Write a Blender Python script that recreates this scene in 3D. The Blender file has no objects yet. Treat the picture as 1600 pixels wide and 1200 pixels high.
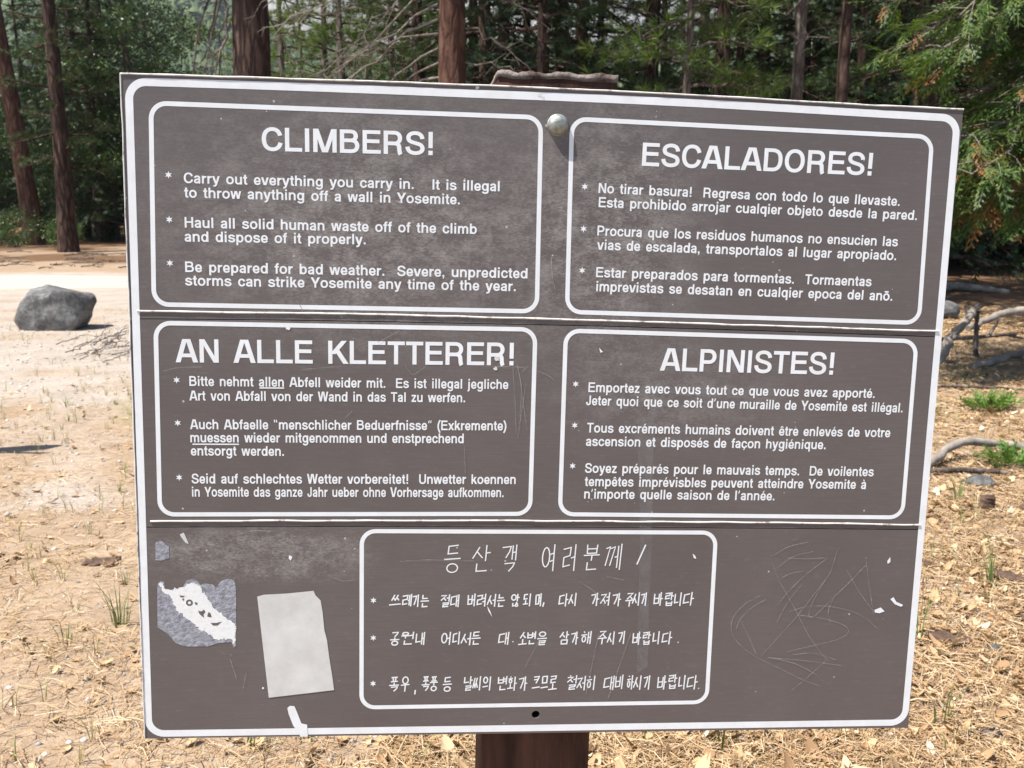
import bpy, math, random
import numpy as np
from mathutils import Matrix, Vector
from mathutils.geometry import tessellate_polygon

SC = bpy.context.scene
COL = SC.collection
R = math.radians

# ------------------------------------------------------------------ camera, sky, sun, exposure
cam = bpy.data.cameras.new('camera')
cam_ob = bpy.data.objects.new('camera', cam)
COL.objects.link(cam_ob)
SC.camera = cam_ob
cam.sensor_width = 36.0
cam.lens = 36.0
cam.clip_start = 0.05
cam.clip_end = 4000
cam_ob.location = (0, 0, 1.6)
cam_ob.rotation_euler = (R(90 - 10.4466), 0, 0)
cam.dof.use_dof = True
cam.dof.focus_distance = 1.32
cam.dof.aperture_fstop = 17

SUN = Vector((-1.02, -0.54, 2.3)).normalized()          # direction towards the sun
world = bpy.data.worlds.new('World')
SC.world = world
world.use_nodes = True
wn = world.node_tree
sky = wn.nodes.new('ShaderNodeTexSky')
sky.sky_type = 'NISHITA'
sky.sun_disc = False
sky.sun_elevation = math.asin(SUN.z)
sky.sun_rotation = math.atan2(SUN.x, SUN.y)
sky.altitude = 1200
sky.air_density = 1.0
sky.dust_density = 1.2
wn.nodes['Background'].inputs['Strength'].default_value = 0.085
wn.links.new(sky.outputs['Color'], wn.nodes['Background'].inputs['Color'])
sun = bpy.data.lights.new('sun', 'SUN')
sun.energy = 4.3
sun.angle = R(0.53)
sun.color = (1.0, 0.955, 0.88)
sun_ob = bpy.data.objects.new('sun', sun)
COL.objects.link(sun_ob)
sun_ob.location = (-20, -16, 42)
sun_ob.rotation_euler = SUN.to_track_quat('Z', 'Y').to_euler()
SC.view_settings.view_transform = 'Standard'
SC.view_settings.look = 'None'
SC.view_settings.gamma = 1.0
SC.view_settings.use_curve_mapping = False
SC.view_settings.exposure = 1.12
SC.cycles.use_denoising = True
SC.cycles.max_bounces = 4
SC.cycles.volume_bounces = 0
SC.cycles.diffuse_bounces = 2
SC.cycles.glossy_bounces = 2
SC.cycles.transmission_bounces = 3
SC.cycles.transparent_max_bounces = 6

# ------------------------------------------------------------------ small helpers
rng = np.random.default_rng(7)
random.seed(7)


def link(o, parent=None):
    COL.objects.link(o)
    if parent is not None:
        o.parent = parent
    return o


def tag(o, label=None, cat=None, group=None, kind=None):
    if label: o['label'] = label
    if cat: o['category'] = cat
    if group: o['group'] = group
    if kind: o['kind'] = kind
    return o


def empty(name, loc=(0, 0, 0), rz=0.0):
    o = bpy.data.objects.new(name, None)
    o.empty_display_size = 0.2
    o.location = loc
    o.rotation_euler = (0, 0, rz)
    return link(o)


def mesh_np(name, V, F, mat, smooth=False):
    """mesh from an (n,3) vertex array and a (m,k) face array (or a list of such arrays)"""
    V = np.ascontiguousarray(V, dtype=np.float32)
    Fs = F if isinstance(F, list) else [F]
    Fs = [np.ascontiguousarray(f, dtype=np.int32) for f in Fs if len(f)]
    me = bpy.data.meshes.new(name)
    me.vertices.add(len(V))
    me.vertices.foreach_set('co', V.ravel())
    tot = np.concatenate([np.full(len(f), f.shape[1], np.int32) for f in Fs])
    idx = np.concatenate([f.ravel() for f in Fs])
    me.loops.add(len(idx))
    me.loops.foreach_set('vertex_index', idx)
    me.polygons.add(len(tot))
    me.polygons.foreach_set('loop_start', np.concatenate([[0], np.cumsum(tot)[:-1]]).astype(np.int32))
    me.polygons.foreach_set('loop_total', tot)
    if smooth:
        me.polygons.foreach_set('use_smooth', np.ones(len(tot), dtype=bool))
    me.update(calc_edges=True)
    me.validate()
    if mat is not None:
        me.materials.append(mat)
    return me


def obj(name, V, F, mat, parent=None, smooth=False):
    return link(bpy.data.objects.new(name, mesh_np(name, V, F, mat, smooth)), parent)


def copy_tree(o, parent=None):
    c = o.copy()
    COL.objects.link(c)
    c.parent = parent
    for ch in [k for k in bpy.data.objects if k.parent == o]:
        copy_tree(ch, c)
    return c


class MB:
    """collects shapes, then makes one mesh"""
    def __init__(self):
        self.v = []; self.f3 = []; self.f4 = []; self.n = 0

    def add(self, V, F):
        V = np.asarray(V, float); F = np.asarray(F, int)
        if len(V) == 0 or len(F) == 0: return
        (self.f3 if F.shape[1] == 3 else self.f4).append(F + self.n)
        self.v.append(V); self.n += len(V)

    def tube(self, P, rad, k=8, cap=True):
        P = np.asarray(P, float); n = len(P)
        rad = np.broadcast_to(np.asarray(rad, float), (n,))
        T = np.gradient(P, axis=0); T /= np.linalg.norm(T, axis=1)[:, None] + 1e-9
        ref = np.array([0, 0, 1.0]) if abs(T[:, 2]).mean() < .8 else np.array([1.0, 0, 0])
        A = np.cross(T, ref); A /= np.linalg.norm(A, axis=1)[:, None] + 1e-9
        B = np.cross(T, A)
        a = np.linspace(0, 2 * np.pi, k, endpoint=False)
        V = P[:, None] + rad[:, None, None] * (np.cos(a)[None, :, None] * A[:, None] + np.sin(a)[None, :, None] * B[:, None])
        i = np.arange(n - 1)[:, None] * k; j = np.arange(k)[None]; j2 = (j + 1) % k
        F = np.stack([i + j, i + k + j, i + k + j2, i + j2], -1).reshape(-1, 4)
        self.add(V.reshape(-1, 3), F)
        if cap:
            for row, s in ((0, 1), (n - 1, -1)):
                c = P[row]
                VV = np.vstack([V[row], c[None]])
                jj = np.arange(k)
                self.add(VV, np.stack([jj, (jj + 1) % k, np.full(k, k)], 1)[:, ::s])

    def box(self, lo, hi):
        x0, y0, z0 = lo; x1, y1, z1 = hi
        V = [(x0, y0, z0), (x1, y0, z0), (x1, y1, z0), (x0, y1, z0), (x0, y0, z1), (x1, y0, z1), (x1, y1, z1), (x0, y1, z1)]
        self.add(V, [(0, 3, 2, 1), (4, 5, 6, 7), (0, 1, 5, 4), (1, 2, 6, 5), (2, 3, 7, 6), (3, 0, 4, 7)])

    def mesh(self, name, mat, smooth=False):
        F = []
        if self.f4: F.append(np.concatenate(self.f4))
        if self.f3: F.append(np.concatenate(self.f3))
        return mesh_np(name, np.concatenate(self.v), F, mat, smooth)

    def build(self, name, mat, parent=None, smooth=False):
        return link(bpy.data.objects.new(name, self.mesh(name, mat, smooth)), parent)


def hash2(ix, iy, seed):
    h = np.sin(ix * 127.1 + iy * 311.7 + seed * 74.7) * 43758.5453
    return h - np.floor(h)


def vnoise(x, y, seed=0):
    ix = np.floor(x); iy = np.floor(y); fx = x - ix; fy = y - iy
    fx = fx * fx * (3 - 2 * fx); fy = fy * fy * (3 - 2 * fy)
    a = hash2(ix, iy, seed); b = hash2(ix + 1, iy, seed); c = hash2(ix, iy + 1, seed); d = hash2(ix + 1, iy + 1, seed)
    return (a * (1 - fx) + b * fx) * (1 - fy) + (c * (1 - fx) + d * fx) * fy


def fbm(x, y, seed=0, octv=4):
    s = 0; amp = .5; tot = 0
    for k in range(octv):
        s = s + amp * vnoise(x * 2 ** k, y * 2 ** k, seed + k * 3.3); tot += amp; amp *= .5
    return s / tot


def sstep(a, b, x):
    t = np.clip((x - a) / (b - a), 0, 1)
    return t * t * (3 - 2 * t)


def ground_z(x, y):
    x = np.asarray(x, float); y = np.asarray(y, float)
    near = np.exp(-((x / 14) ** 2 + ((y - 6) / 16) ** 2))
    z = (fbm(x * .35, y * .35, 3, 3) - .5) * .10 * near
    z = z + (fbm(x * 2.2, y * 2.2, 5, 3) - .5) * .035 * near
    z = z + (fbm(x * .06, y * .06, 9, 2) - .5) * .5 * sstep(14, 40, np.hypot(x, y - 4))
    z = z - .02
    return z


def gz(x, y): return float(ground_z(x, y))


# ------------------------------------------------------------------ materials
class NT:
    def __init__(self, name):
        self.m = bpy.data.materials.new(name); self.m.use_nodes = True
        self.t = self.m.node_tree; self.b = self.t.nodes['Principled BSDF']

    def n(self, typ, **kw):
        nd = self.t.nodes.new(typ)
        for k, v in kw.items():
            if k.startswith('_'): setattr(nd, k[1:], v)
            else: nd.inputs[k.replace('_', ' ')].default_value = v
        return nd

    def l(self, a, b): self.t.links.new(a, b)

    def ramp(self, fac, stops, interp='LINEAR'):
        r = self.t.nodes.new('ShaderNodeValToRGB'); e = r.color_ramp.elements; r.color_ramp.interpolation = interp
        while len(e) < len(stops): e.new(0.5)
        for k, (p, c) in enumerate(stops):
            e[k].position = p
            e[k].color = c if len(c) == 4 else (*c, 1)
        self.l(fac, r.inputs['Fac'])
        return r.outputs['Color']

    def mix(self, fac, a, b, mode='MIX'):
        m = self.t.nodes.new('ShaderNodeMix'); m.data_type = 'RGBA'; m.blend_type = mode
        for s, v in ((m.inputs[0], fac), (m.inputs[6], a), (m.inputs[7], b)):
            if isinstance(v, (int, float)): s.default_value = v
            elif isinstance(v, tuple): s.default_value = (*v, 1) if len(v) == 3 else v
            else: self.l(v, s)
        return m.outputs[2]

    def math(self, op, a, b=None, clamp=False):
        m = self.t.nodes.new('ShaderNodeMath'); m.operation = op; m.use_clamp = clamp
        for s, v in ((m.inputs[0], a), (m.inputs[1], b)):
            if v is None: continue
            if isinstance(v, (int, float)): s.default_value = v
            else: self.l(v, s)
        return m.outputs[0]

    def coord(self, which='Object', scale=(1, 1, 1), loc=(0, 0, 0)):
        tc = self.t.nodes.new('ShaderNodeTexCoord'); mp = self.t.nodes.new('ShaderNodeMapping')
        mp.inputs['Scale'].default_value = scale; mp.inputs['Location'].default_value = loc
        self.l(tc.outputs[which], mp.inputs['Vector'])
        return mp.outputs['Vector']

    def noise(self, vec, scale, detail=4, rough=.55, dist=0.0):
        nd = self.n('ShaderNodeTexNoise', Scale=scale, Detail=detail, Roughness=rough, Distortion=dist)
        self.l(vec, nd.inputs['Vector'])
        return nd.outputs['Fac']

    def voro(self, vec, scale, feature='F1', out='Distance', rand=1.0):
        nd = self.n('ShaderNodeTexVoronoi', Scale=scale, Randomness=rand); nd.feature = feature
        self.l(vec, nd.inputs['Vector'])
        return nd.outputs[out]

    def bump(self, h, strength=.4, dist=.01):
        nd = self.n('ShaderNodeBump', Strength=strength, Distance=dist)
        self.l(h, nd.inputs['Height']); self.l(nd.outputs['Normal'], self.b.inputs['Normal'])

    def col(self, c): self.l(c, self.b.inputs['Base Color'])

    def rough(self, v, spec=None):
        if isinstance(v, (int, float)): self.b.inputs['Roughness'].default_value = v
        else: self.l(v, self.b.inputs['Roughness'])
        if spec is not None: self.b.inputs['Specular IOR Level'].default_value = spec


def island(nt):
    return nt.t.nodes.new('ShaderNodeNewGeometry').outputs['Random Per Island']


def mat_leafy(name, stops, rough=.55, transl=.16, spec=.35):
    """leaf or needle: random colour for each leaf, some light let through"""
    nt = NT(name)
    r = island(nt)
    c = nt.ramp(r, stops)
    nt.col(c); nt.rough(rough, spec)
    tr = nt.n('ShaderNodeBsdfTranslucent'); nt.l(nt.mix(1.0, c, (1.0, 1.15, .55), 'MULTIPLY'), tr.inputs['Color'])
    mx = nt.n('ShaderNodeMixShader'); mx.inputs[0].default_value = transl
    out = nt.t.nodes['Material Output']
    nt.l(nt.b.outputs[0], mx.inputs[1]); nt.l(tr.outputs[0], mx.inputs[2]); nt.l(mx.outputs[0], out.inputs['Surface'])
    return nt.m


def mat_bark(name, dark, mid, light, scale=1.0, bump=.9):
    nt = NT(name)
    v0 = nt.coord('Object', (scale, scale, scale * .22))
    wn_ = nt.n('ShaderNodeTexNoise', Scale=5.0, Detail=3.0); nt.l(v0, wn_.inputs['Vector'])
    va = nt.n('ShaderNodeVectorMath'); va.operation = 'MULTIPLY_ADD'; nt.l(wn_.outputs['Color'], va.inputs[0]); va.inputs[1].default_value = (.22, .22, .22); nt.l(v0, va.inputs[2])
    v = va.outputs[0]
    n1 = nt.noise(v, 7, 5, .65, .3); cr = nt.voro(v, 8, 'DISTANCE_TO_EDGE')
    n2 = nt.noise(nt.coord('Object', (scale, scale, scale * .5)), 40, 4, .6)
    h = nt.math('ADD', nt.math('MULTIPLY', nt.math('MINIMUM', nt.math('MULTIPLY', cr, 4.0), 1.0), .7), nt.math('MULTIPLY', n2, .5))
    c = nt.ramp(nt.math('ADD', nt.math('MULTIPLY', n1, .6), nt.math('MULTIPLY', h, .4)), [(.25, dark), (.52, mid), (.85, light)])
    nt.col(c); nt.rough(.9, .2); nt.bump(h, bump, .03)
    return nt.m


M = {}
# brown enamel of the sign, with streaks, chalky scuffs and specks
nt = NT('sign_brown')
vec = nt.coord('Object')
streak = nt.noise(nt.coord('Object', (3, 3, 60)), 7, 3, .65)
fine = nt.noise(nt.coord('Object', (40, 40, 260)), 6, 3, .7)
blot = nt.noise(vec, 4.2, 3, .6)
base = nt.ramp(nt.math('ADD', nt.math('MULTIPLY', streak, .42), nt.math('MULTIPLY', blot, .58)), [(.28, (.096, .079, .077)), (.5, (.114, .095, .092)), (.72, (.140, .119, .115))])
sep = nt.n('ShaderNodeSeparateXYZ'); nt.l(vec, sep.inputs[0])
def hill(ax, c, w):
    return nt.math('SUBTRACT', 1.0, nt.math('MULTIPLY', nt.math('ABSOLUTE', nt.math('SUBTRACT', ax, c)), 1.0 / w), True)
reg1 = nt.math('MULTIPLY', hill(sep.outputs['X'], -.23, .34), hill(sep.outputs['Z'], 1.555, .2))
reg2 = nt.math('MULTIPLY', hill(sep.outputs['X'], .08, .14), hill(sep.outputs['Z'], 1.56, .2))
reg3 = nt.math('MULTIPLY', hill(sep.outputs['X'], -.37, .17), nt.math('MULTIPLY', hill(sep.outputs['Z'], 1.132, .046), 1.6))
reg4 = nt.math('MULTIPLY', hill(sep.outputs['X'], .16, .2), nt.math('MULTIPLY', hill(sep.outputs['Z'], 1.345, .09), .55))
reg = nt.math('ADD', nt.math('ADD', reg1, reg2), nt.math('ADD', reg3, reg4), True)
scuff = nt.noise(nt.coord('Object', (1, 1, 1.7)), 26, 5, .78)
grain = nt.noise(nt.coord('Object', (1, 1, 2.6)), 190, 2, .8)
m_sc = nt.ramp(nt.math('MULTIPLY', nt.math('SUBTRACT', nt.math('ADD', nt.math('MULTIPLY', scuff, .62), nt.math('MULTIPLY', grain, .42)), .47), 4.2), [(0, (0, 0, 0)), (1, (1, 1, 1))])
fac = nt.math('MULTIPLY', nt.math('MULTIPLY', m_sc, nt.math('MULTIPLY', reg, 1.5, True)), .75, True)
col = nt.mix(fac, base, (.40, .38, .355))
allsc = nt.math('MULTIPLY', nt.ramp(nt.noise(nt.coord('Object', (1, 1, 2.5)), 60, 4, .8), [(.56, (0, 0, 0)), (.78, (1, 1, 1))]), .22)
col = nt.mix(allsc, col, (.30, .27, .25))
sp = nt.voro(vec, 46, 'F1')
spk = nt.math('LESS_THAN', sp, nt.math('MULTIPLY', nt.voro(nt.coord('Object', loc=(.3, .2, .1)), 46, 'F1', 'Color'), .085))
spk = nt.math('MULTIPLY', spk, nt.math('GREATER_THAN', nt.noise(vec, 9, 2), .5))
col = nt.mix(nt.math('MULTIPLY', spk, .7), col, (.55, .53, .5))
nt.col(col)
nt.rough(nt.ramp(nt.math('ADD', nt.math('MULTIPLY', fine, .5), nt.math('MULTIPLY', fac, .7)), [(.1, (.42, .42, .42)), (.8, (.72, .72, .72))]), .5)
nt.bump(fine, .1, .0004)
M['brown'] = nt.m

nt = NT('sign_white')
vec = nt.coord('Object')
w = nt.mix(nt.ramp(nt.noise(vec, 30, 5, .7), [(.35, (0, 0, 0)), (.8, (1, 1, 1))]), (.79, .81, .84), (.69, .695, .70))
chip = nt.math('GREATER_THAN', nt.noise(nt.coord('Object', (1, 1, 1.4)), 75, 4, .7), .735)
nt.col(nt.mix(nt.math('MULTIPLY', chip, .75), w, (.2, .17, .16))); nt.rough(.45, .4)
M['white'] = nt.m

nt = NT('worn_edge')
vec = nt.coord('Object', (1, 1, 1))
nt.col(nt.ramp(nt.noise(vec, 45, 5, .7), [(.32, (.16, .13, .12)), (.47, (.62, .60, .57)), (.8, (.8, .79, .77))])); nt.rough(.5, .5)
M['edge'] = nt.m

def simple(name, c0, c1, scale=20, rough=.7, spec=.3, bump=0, metal=0, which='Object', stretch=(1, 1, 1)):
    nt = NT(name); v = nt.coord(which, stretch); n = nt.noise(v, scale, 6, .62)
    nt.col(nt.ramp(n, [(.3, c0), (.7, c1)])); nt.rough(rough, spec)
    if metal: nt.b.inputs['Metallic'].default_value = metal
    if bump: nt.bump(n, bump, .01)
    return nt.m

M['dark_gap'] = simple('board_backing', (.02, .016, .014), (.04, .032, .028))
M['post'] = simple('post_wood', (.035, .016, .011), (.115, .052, .036), 14, .85, .2, .8, stretch=(3, 3, .35))
M['splinter'] = simple('weathered_splinters', (.05, .027, .02), (.34, .29, .26), 38, .9, .2, .9)
M['zinc'] = simple('galvanised_steel', (.17, .13, .09), (.40, .46, .44), 70, .5, .5, .25, .55)
M['paper'] = simple('sticker_paper', (.52, .51, .49), (.66, .655, .645), 24, .75, .25, .05)
M['residue'] = simple('sticker_residue', (.16, .16, .19), (.40, .41, .46), 140, .6, .4, .3)
nt = NT('torn_paper')
v = nt.coord('Object', (1, 1, 1)); n = nt.noise(v, 160, 6, .75, .3)
nt.col(nt.ramp(n, [(.28, (.40, .41, .45)), (.42, (.74, .74, .74)), (.8, (.82, .82, .82))])); nt.rough(.7, .3); nt.bump(n, .2, .002)
M['torn'] = nt.m
nt = NT('old_tape')
nt.col(nt.ramp(nt.noise(nt.coord('Object'), 60, 5, .7), [(.3, (.2, .19, .19)), (.75, (.42, .41, .41))])); nt.rough(.35, .5)
nt.l(nt.math('MULTIPLY', nt.noise(nt.coord('Object', (1, 1, .5)), 55, 5, .75), .26), nt.b.inputs['Alpha'])
M['tape'] = nt.m
nt = NT('scratch_line')
nt.col(nt.ramp(nt.noise(nt.coord('Object'), 70, 4, .7), [(.3, (.22, .19, .18)), (.7, (.50, .48, .46))])); nt.rough(.6, .3)
nt.l(nt.math('ADD', nt.math('MULTIPLY', nt.math('SUBTRACT', nt.noise(nt.coord('Object', loc=(4, 2, 1)), 40, 5, .8), .35), 1.6, True), .12), nt.b.inputs['Alpha'])
M['scratch'] = nt.m
M['bark_pine'] = mat_bark('pine_bark', (.012, .008, .006), (.052, .030, .023), (.14, .09, .072))
M['bark_red'] = mat_bark('red_pine_bark', (.022, .011, .008), (.088, .042, .029), (.17, .10, .072))
M['bark_grey'] = mat_bark('grey_bark', (.03, .022, .018), (.12, .092, .078), (.26, .22, .19), 1.6, .7)
M['deadwood'] = simple('bleached_deadwood', (.14, .118, .10), (.37, .325, .28), 9, .85, .2, .6)
M['twig'] = simple('dry_twig', (.06, .045, .036), (.26, .22, .19), 30, .85, .2)
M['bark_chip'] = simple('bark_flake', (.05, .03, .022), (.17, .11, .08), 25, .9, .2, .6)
M['pine'] = mat_leafy('pine_needles', [(0, (.018, .038, .011)), (.5, (.036, .068, .017)), (.85, (.072, .108, .028)), (1, (.12, .105, .04))])
M['pine_light'] = mat_leafy('young_pine_needles', [(0, (.05, .09, .022)), (.5, (.10, .155, .036)), (1, (.18, .225, .06))], transl=.3)
M['fir'] = mat_leafy('dark_fir_sprays', [(0, (.011, .026, .010)), (.6, (.026, .053, .016)), (1, (.056, .092, .026))])
M['oak'] = mat_leafy('oak_leaves', [(0, (.03, .062, .014)), (.5, (.055, .105, .022)), (1, (.12, .17, .045))], .42, .28, .5)
M['cedar'] = mat_leafy('cedar_sprays', [(0, (.030, .068, .018)), (.45, (.062, .118, .026)), (.8, (.115, .165, .036)), (1, (.17, .19, .05))], .5, .3)
M['cedar_dry'] = mat_leafy('dry_cedar_sprays', [(0, (.16, .065, .018)), (1, (.30, .15, .05))], .7, .25)
M['grass'] = mat_leafy('green_grass', [(0, (.08, .14, .03)), (.6, (.14, .20, .055)), (1, (.30, .29, .12))], .5, .3)
M['straw'] = mat_leafy('dry_grass_blades', [(0, (.26, .22, .10)), (.5, (.40, .33, .17)), (.8, (.20, .23, .08)), (1, (.5, .43, .28))], .7, .2)
M['herb'] = mat_leafy('low_green_leaves', [(0, (.07, .14, .025)), (1, (.16, .26, .055))], .5, .3)
M['needle_litter'] = mat_leafy('fallen_needles', [(0, (.22, .13, .07)), (.4, (.40, .255, .135)), (.8, (.52, .37, .215)), (1, (.60, .48, .33))], .75, .08, .2)
M['leaf_litter'] = mat_leafy('fallen_leaves', [(0, (.16, .09, .05)), (.25, (.36, .22, .115)), (.65, (.50, .34, .19)), (.9, (.58, .44, .28)), (1, (.62, .54, .42))], .75, .08, .2)
M['pebble'] = mat_leafy('pebbles', [(0, (.20, .18, .16)), (.6, (.40, .37, .34)), (1, (.56, .53, .50))], .85, 0, .2)
nt = NT('granite')
v = nt.coord('Object'); a = nt.noise(v, 3.5, 6, .65, .3); b = nt.noise(v, 22, 5, .8); lich = nt.noise(v, 9, 5, .7)
c = nt.ramp(nt.math('ADD', nt.math('MULTIPLY', a, .55), nt.math('MULTIPLY', b, .45)), [(.34, (.06, .058, .056)), (.5, (.19, .187, .182)), (.66, (.42, .415, .405))])
c = nt.mix(nt.ramp(lich, [(.6, (0, 0, 0)), (.72, (.7, .7, .7))]), c, (.33, .33, .31))
nt.col(c); nt.rough(.9, .2); nt.bump(nt.math('ADD', a, nt.math('MULTIPLY', b, .5)), 1.0, .09)
M['granite'] = nt.m
nt = NT('cliff_granite')
v = nt.coord('Object', (.03, .03, .008)); a = nt.noise(v, 3, 7, .65, .4); b = nt.noise(nt.coord('Object', (.12, .12, .05)), 5, 5, .7)
nt.col(nt.ramp(nt.math('ADD', nt.math('MULTIPLY', a, .6), nt.math('MULTIPLY', b, .4)), [(.3, (.22, .21, .2)), (.55, (.42, .40, .38)), (.8, (.56, .54, .51))])); nt.rough(.9, .2)
M['cliff'] = nt.m
M['hill'] = simple('hill_brush', (.035, .055, .022), (.10, .12, .055), .05, .9, .1)
M['far_tree'] = mat_leafy('distant_conifers', [(0, (.03, .055, .022)), (.6, (.06, .095, .032)), (1, (.11, .14, .05))], .7, .1)

# ------------------------------------------------------------------ layout of the sign, millimetres in its own plane (x to the right, z up, board centre = 0, 0)
BOARD = [(-527.3, 427.0), (524.1, 422.8), (529.0, -428.7), (-524.1, -424.9)]   # corners clockwise from the top left
TOP_EDGE = [(-527.3, 427.0), (-383.2, 428.4), (-230.3, 429.5), (-89.8, 429.7), (53.6, 429.3), (183.6, 427.9), (316.0, 425.3), (425.5, 423.8), (524.1, 422.8)]
SEAM_A = [(-525.2, 133.5), (-371.8, 135.1), (-212.8, 135.6), (65.8, 134.9), (286.3, 132.5), (520.8, 128.5)]
BEAD_A = [(-516.4, 143.2), (-371.7, 144.1), (-212.8, 144.6), (-75.0, 143.5), (65.5, 141.9), (285.8, 139.2), (518.3, 136.1)]
SEAM_B = [(-524.2, -134.4), (-227.6, -133.1), (77.0, -134.2), (304.7, -135.5), (523.0, -137.5)]
BEAD_B = [(-508.0, -125.9), (-293.6, -125.3), (-77.0, -125.1), (76.6, -125.8), (304.2, -127.4), (518.7, -130.5)]
BORDER = [(-522.2, 422.4), (521.7, 416.4), (527.7, -425.2), (-523.2, -422.6)]
BORDER_TOP = [(-499.6, 422.7), (-368.1, 423.8), (-230.2, 424.1), (-89.6, 423.6), (53.8, 423.8), (183.9, 422.4), (316.4, 419.8), (426.0, 417.4), (496.0, 416.1)]
BOXES = {'en': [(-495.1, 396.7), (-18.2, 396.2), (-16.0, 149.5), (-498.5, 149.1)], 'es': [(15.1, 395.9), (488.3, 389.6), (493.2, 143.8), (17.4, 149.7)], 'de': [(-497.1, 131.7), (-17.1, 131.8), (-16.6, -118.5), (-498.7, -120.0)], 'fr': [(16.8, 131.1), (492.3, 125.0), (494.8, -122.8), (17.5, -118.9)], 'ko': [(-242.5, -136.5), (235.9, -138.7), (237.4, -388.1), (-242.1, -388.3)]}
LINES = [
    ('en', 'CLIMBERS!', (-361.9, 342.1), (-152.9, 343.4), 28.0),
    ('en', 'Carry out everything you carry in.   It is illegal', (-455.8, 300.6), (-70.0, 301.8), 12.6),
    ('en', 'to throw anything off a wall in Yosemite.', (-455.3, 283.2), (-119.5, 284.2), 12.7),
    ('en', 'Haul all solid human waste off of the climb', (-456.2, 247.0), (-98.1, 248.2), 12.8),
    ('en', 'and dispose of it properly.', (-456.4, 229.9), (-235.9, 231.8), 12.8),
    ('en', 'Be prepared for bad weather.  Severe, unpredicted', (-456.9, 192.7), (-32.2, 194.0), 13.0),
    ('en', 'storms can strike Yosemite any time of the year.', (-456.9, 176.1), (-46.4, 177.5), 13.0),
    ('es', 'ESCALADORES!', (108.4, 338.7), (410.3, 335.5), 28.6),
    ('es', 'No tirar basura!  Regresa con todo lo que llevaste.', (54.7, 303.4), (450.1, 298.1), 12.5),
    ('es', 'Esta prohibido arrojar cualqier objeto desde la pared.', (55.5, 285.8), (475.0, 280.7), 12.6),
    ('es', 'Procura que los residuos humanos no ensucien las', (55.3, 250.2), (451.5, 246.2), 12.7),
    ('es', 'vias de escalada, transportalos al lugar apropiado.', (56.4, 232.5), (451.7, 228.2), 12.8),
    ('es', 'Estar preparados para tormentas.  Tormaentas', (55.8, 197.6), (420.4, 193.5), 12.9),
    ('es', 'imprevistas se desatan en cualqier epoca del anõ.', (56.5, 179.6), (451.2, 175.2), 12.9),
    ('de', 'AN ALLE KLETTERER!', (-469.3, 79.9), (-45.4, 82.0), 29.4),
    ('de', 'Bitte nehmt allen Abfell weider mit.  Es ist illegal jegliche', (-455.1, 50.1), (-53.2, 51.0), 12.6),
    ('de', 'Art von Abfall von der Wand in das Tal zu werfen.', (-454.8, 31.5), (-108.0, 33.0), 12.6),
    ('de', 'Auch Abfaelle “menschlicher Beduerfnisse” (Exkremente)', (-454.8, -5.4), (-54.0, -3.5), 12.7),
    ('de', 'muessen wieder mitgenommen und enstprechend', (-455.6, -22.4), (-109.0, -21.0), 12.8),
    ('de', 'entsorgt werden.', (-455.1, -39.6), (-338.7, -39.4), 12.7),
    ('de', 'Seid auf schlechtes Wetter vorbereitet!  Unwetter koennen', (-454.9, -76.3), (-39.7, -75.3), 13.0),
    ('de', 'in Yosemite das ganze Jahr ueber ohne Vorhersage aufkommen.', (-455.3, -93.6), (-55.0, -93.1), 13.0),
    ('fr', 'ALPINISTES!', (146.8, 78.0), (379.9, 75.7), 29.7),
    ('fr', 'Emportez avec vous tout ce que vous avez apporté.', (51.7, 48.5), (438.5, 45.0), 12.8),
    ('fr', 'Jeter quoi que ce soit d’une muraille de Yosemite est illégal.', (49.4, 31.1), (478.9, 25.8), 12.9),
    ('fr', 'Tous excréments humains doivent être enlevés de votre', (52.5, -5.3), (464.1, -8.4), 13.0),
    ('fr', 'ascension et disposés de façon hygiénique.', (51.5, -23.3), (376.5, -25.5), 13.0),
    ('fr', 'Soyez préparés pour le mauvais temps.  De voilentes', (51.7, -59.6), (445.6, -62.5), 13.2),
    ('fr', 'tempêtes imprévisbles peuvent atteindre Yosemite à', (52.4, -77.7), (436.8, -80.3), 13.2),
    ('fr', 'n’importe quelle saison de l’année.', (51.7, -94.7), (310.9, -96.6), 13.2),
]
STARS = {'en': [(-474.0, 309.8), (-474.5, 256.2), (-475.1, 203.2)], 'es': [(37.1, 310.7), (37.5, 258.2), (37.8, 205.7)], 'de': [(-470.7, 57.4), (-470.7, 2.5), (-470.6, -68.4)], 'fr': [(34.9, 58.8), (35.7, 4.1), (34.9, -50.4)], 'ko': [(-224.1, -234.4), (-224.0, -286.8), (-224.0, -351.4)]}
UNDERLINES = [((-368.6, 48.7), (-337.9, 48.8)), ((-453.1, -24.9), (-395.1, -24.6))]
BOLT = (0.2, 384.9); HOLE = (-3.2, -399.7)
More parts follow.
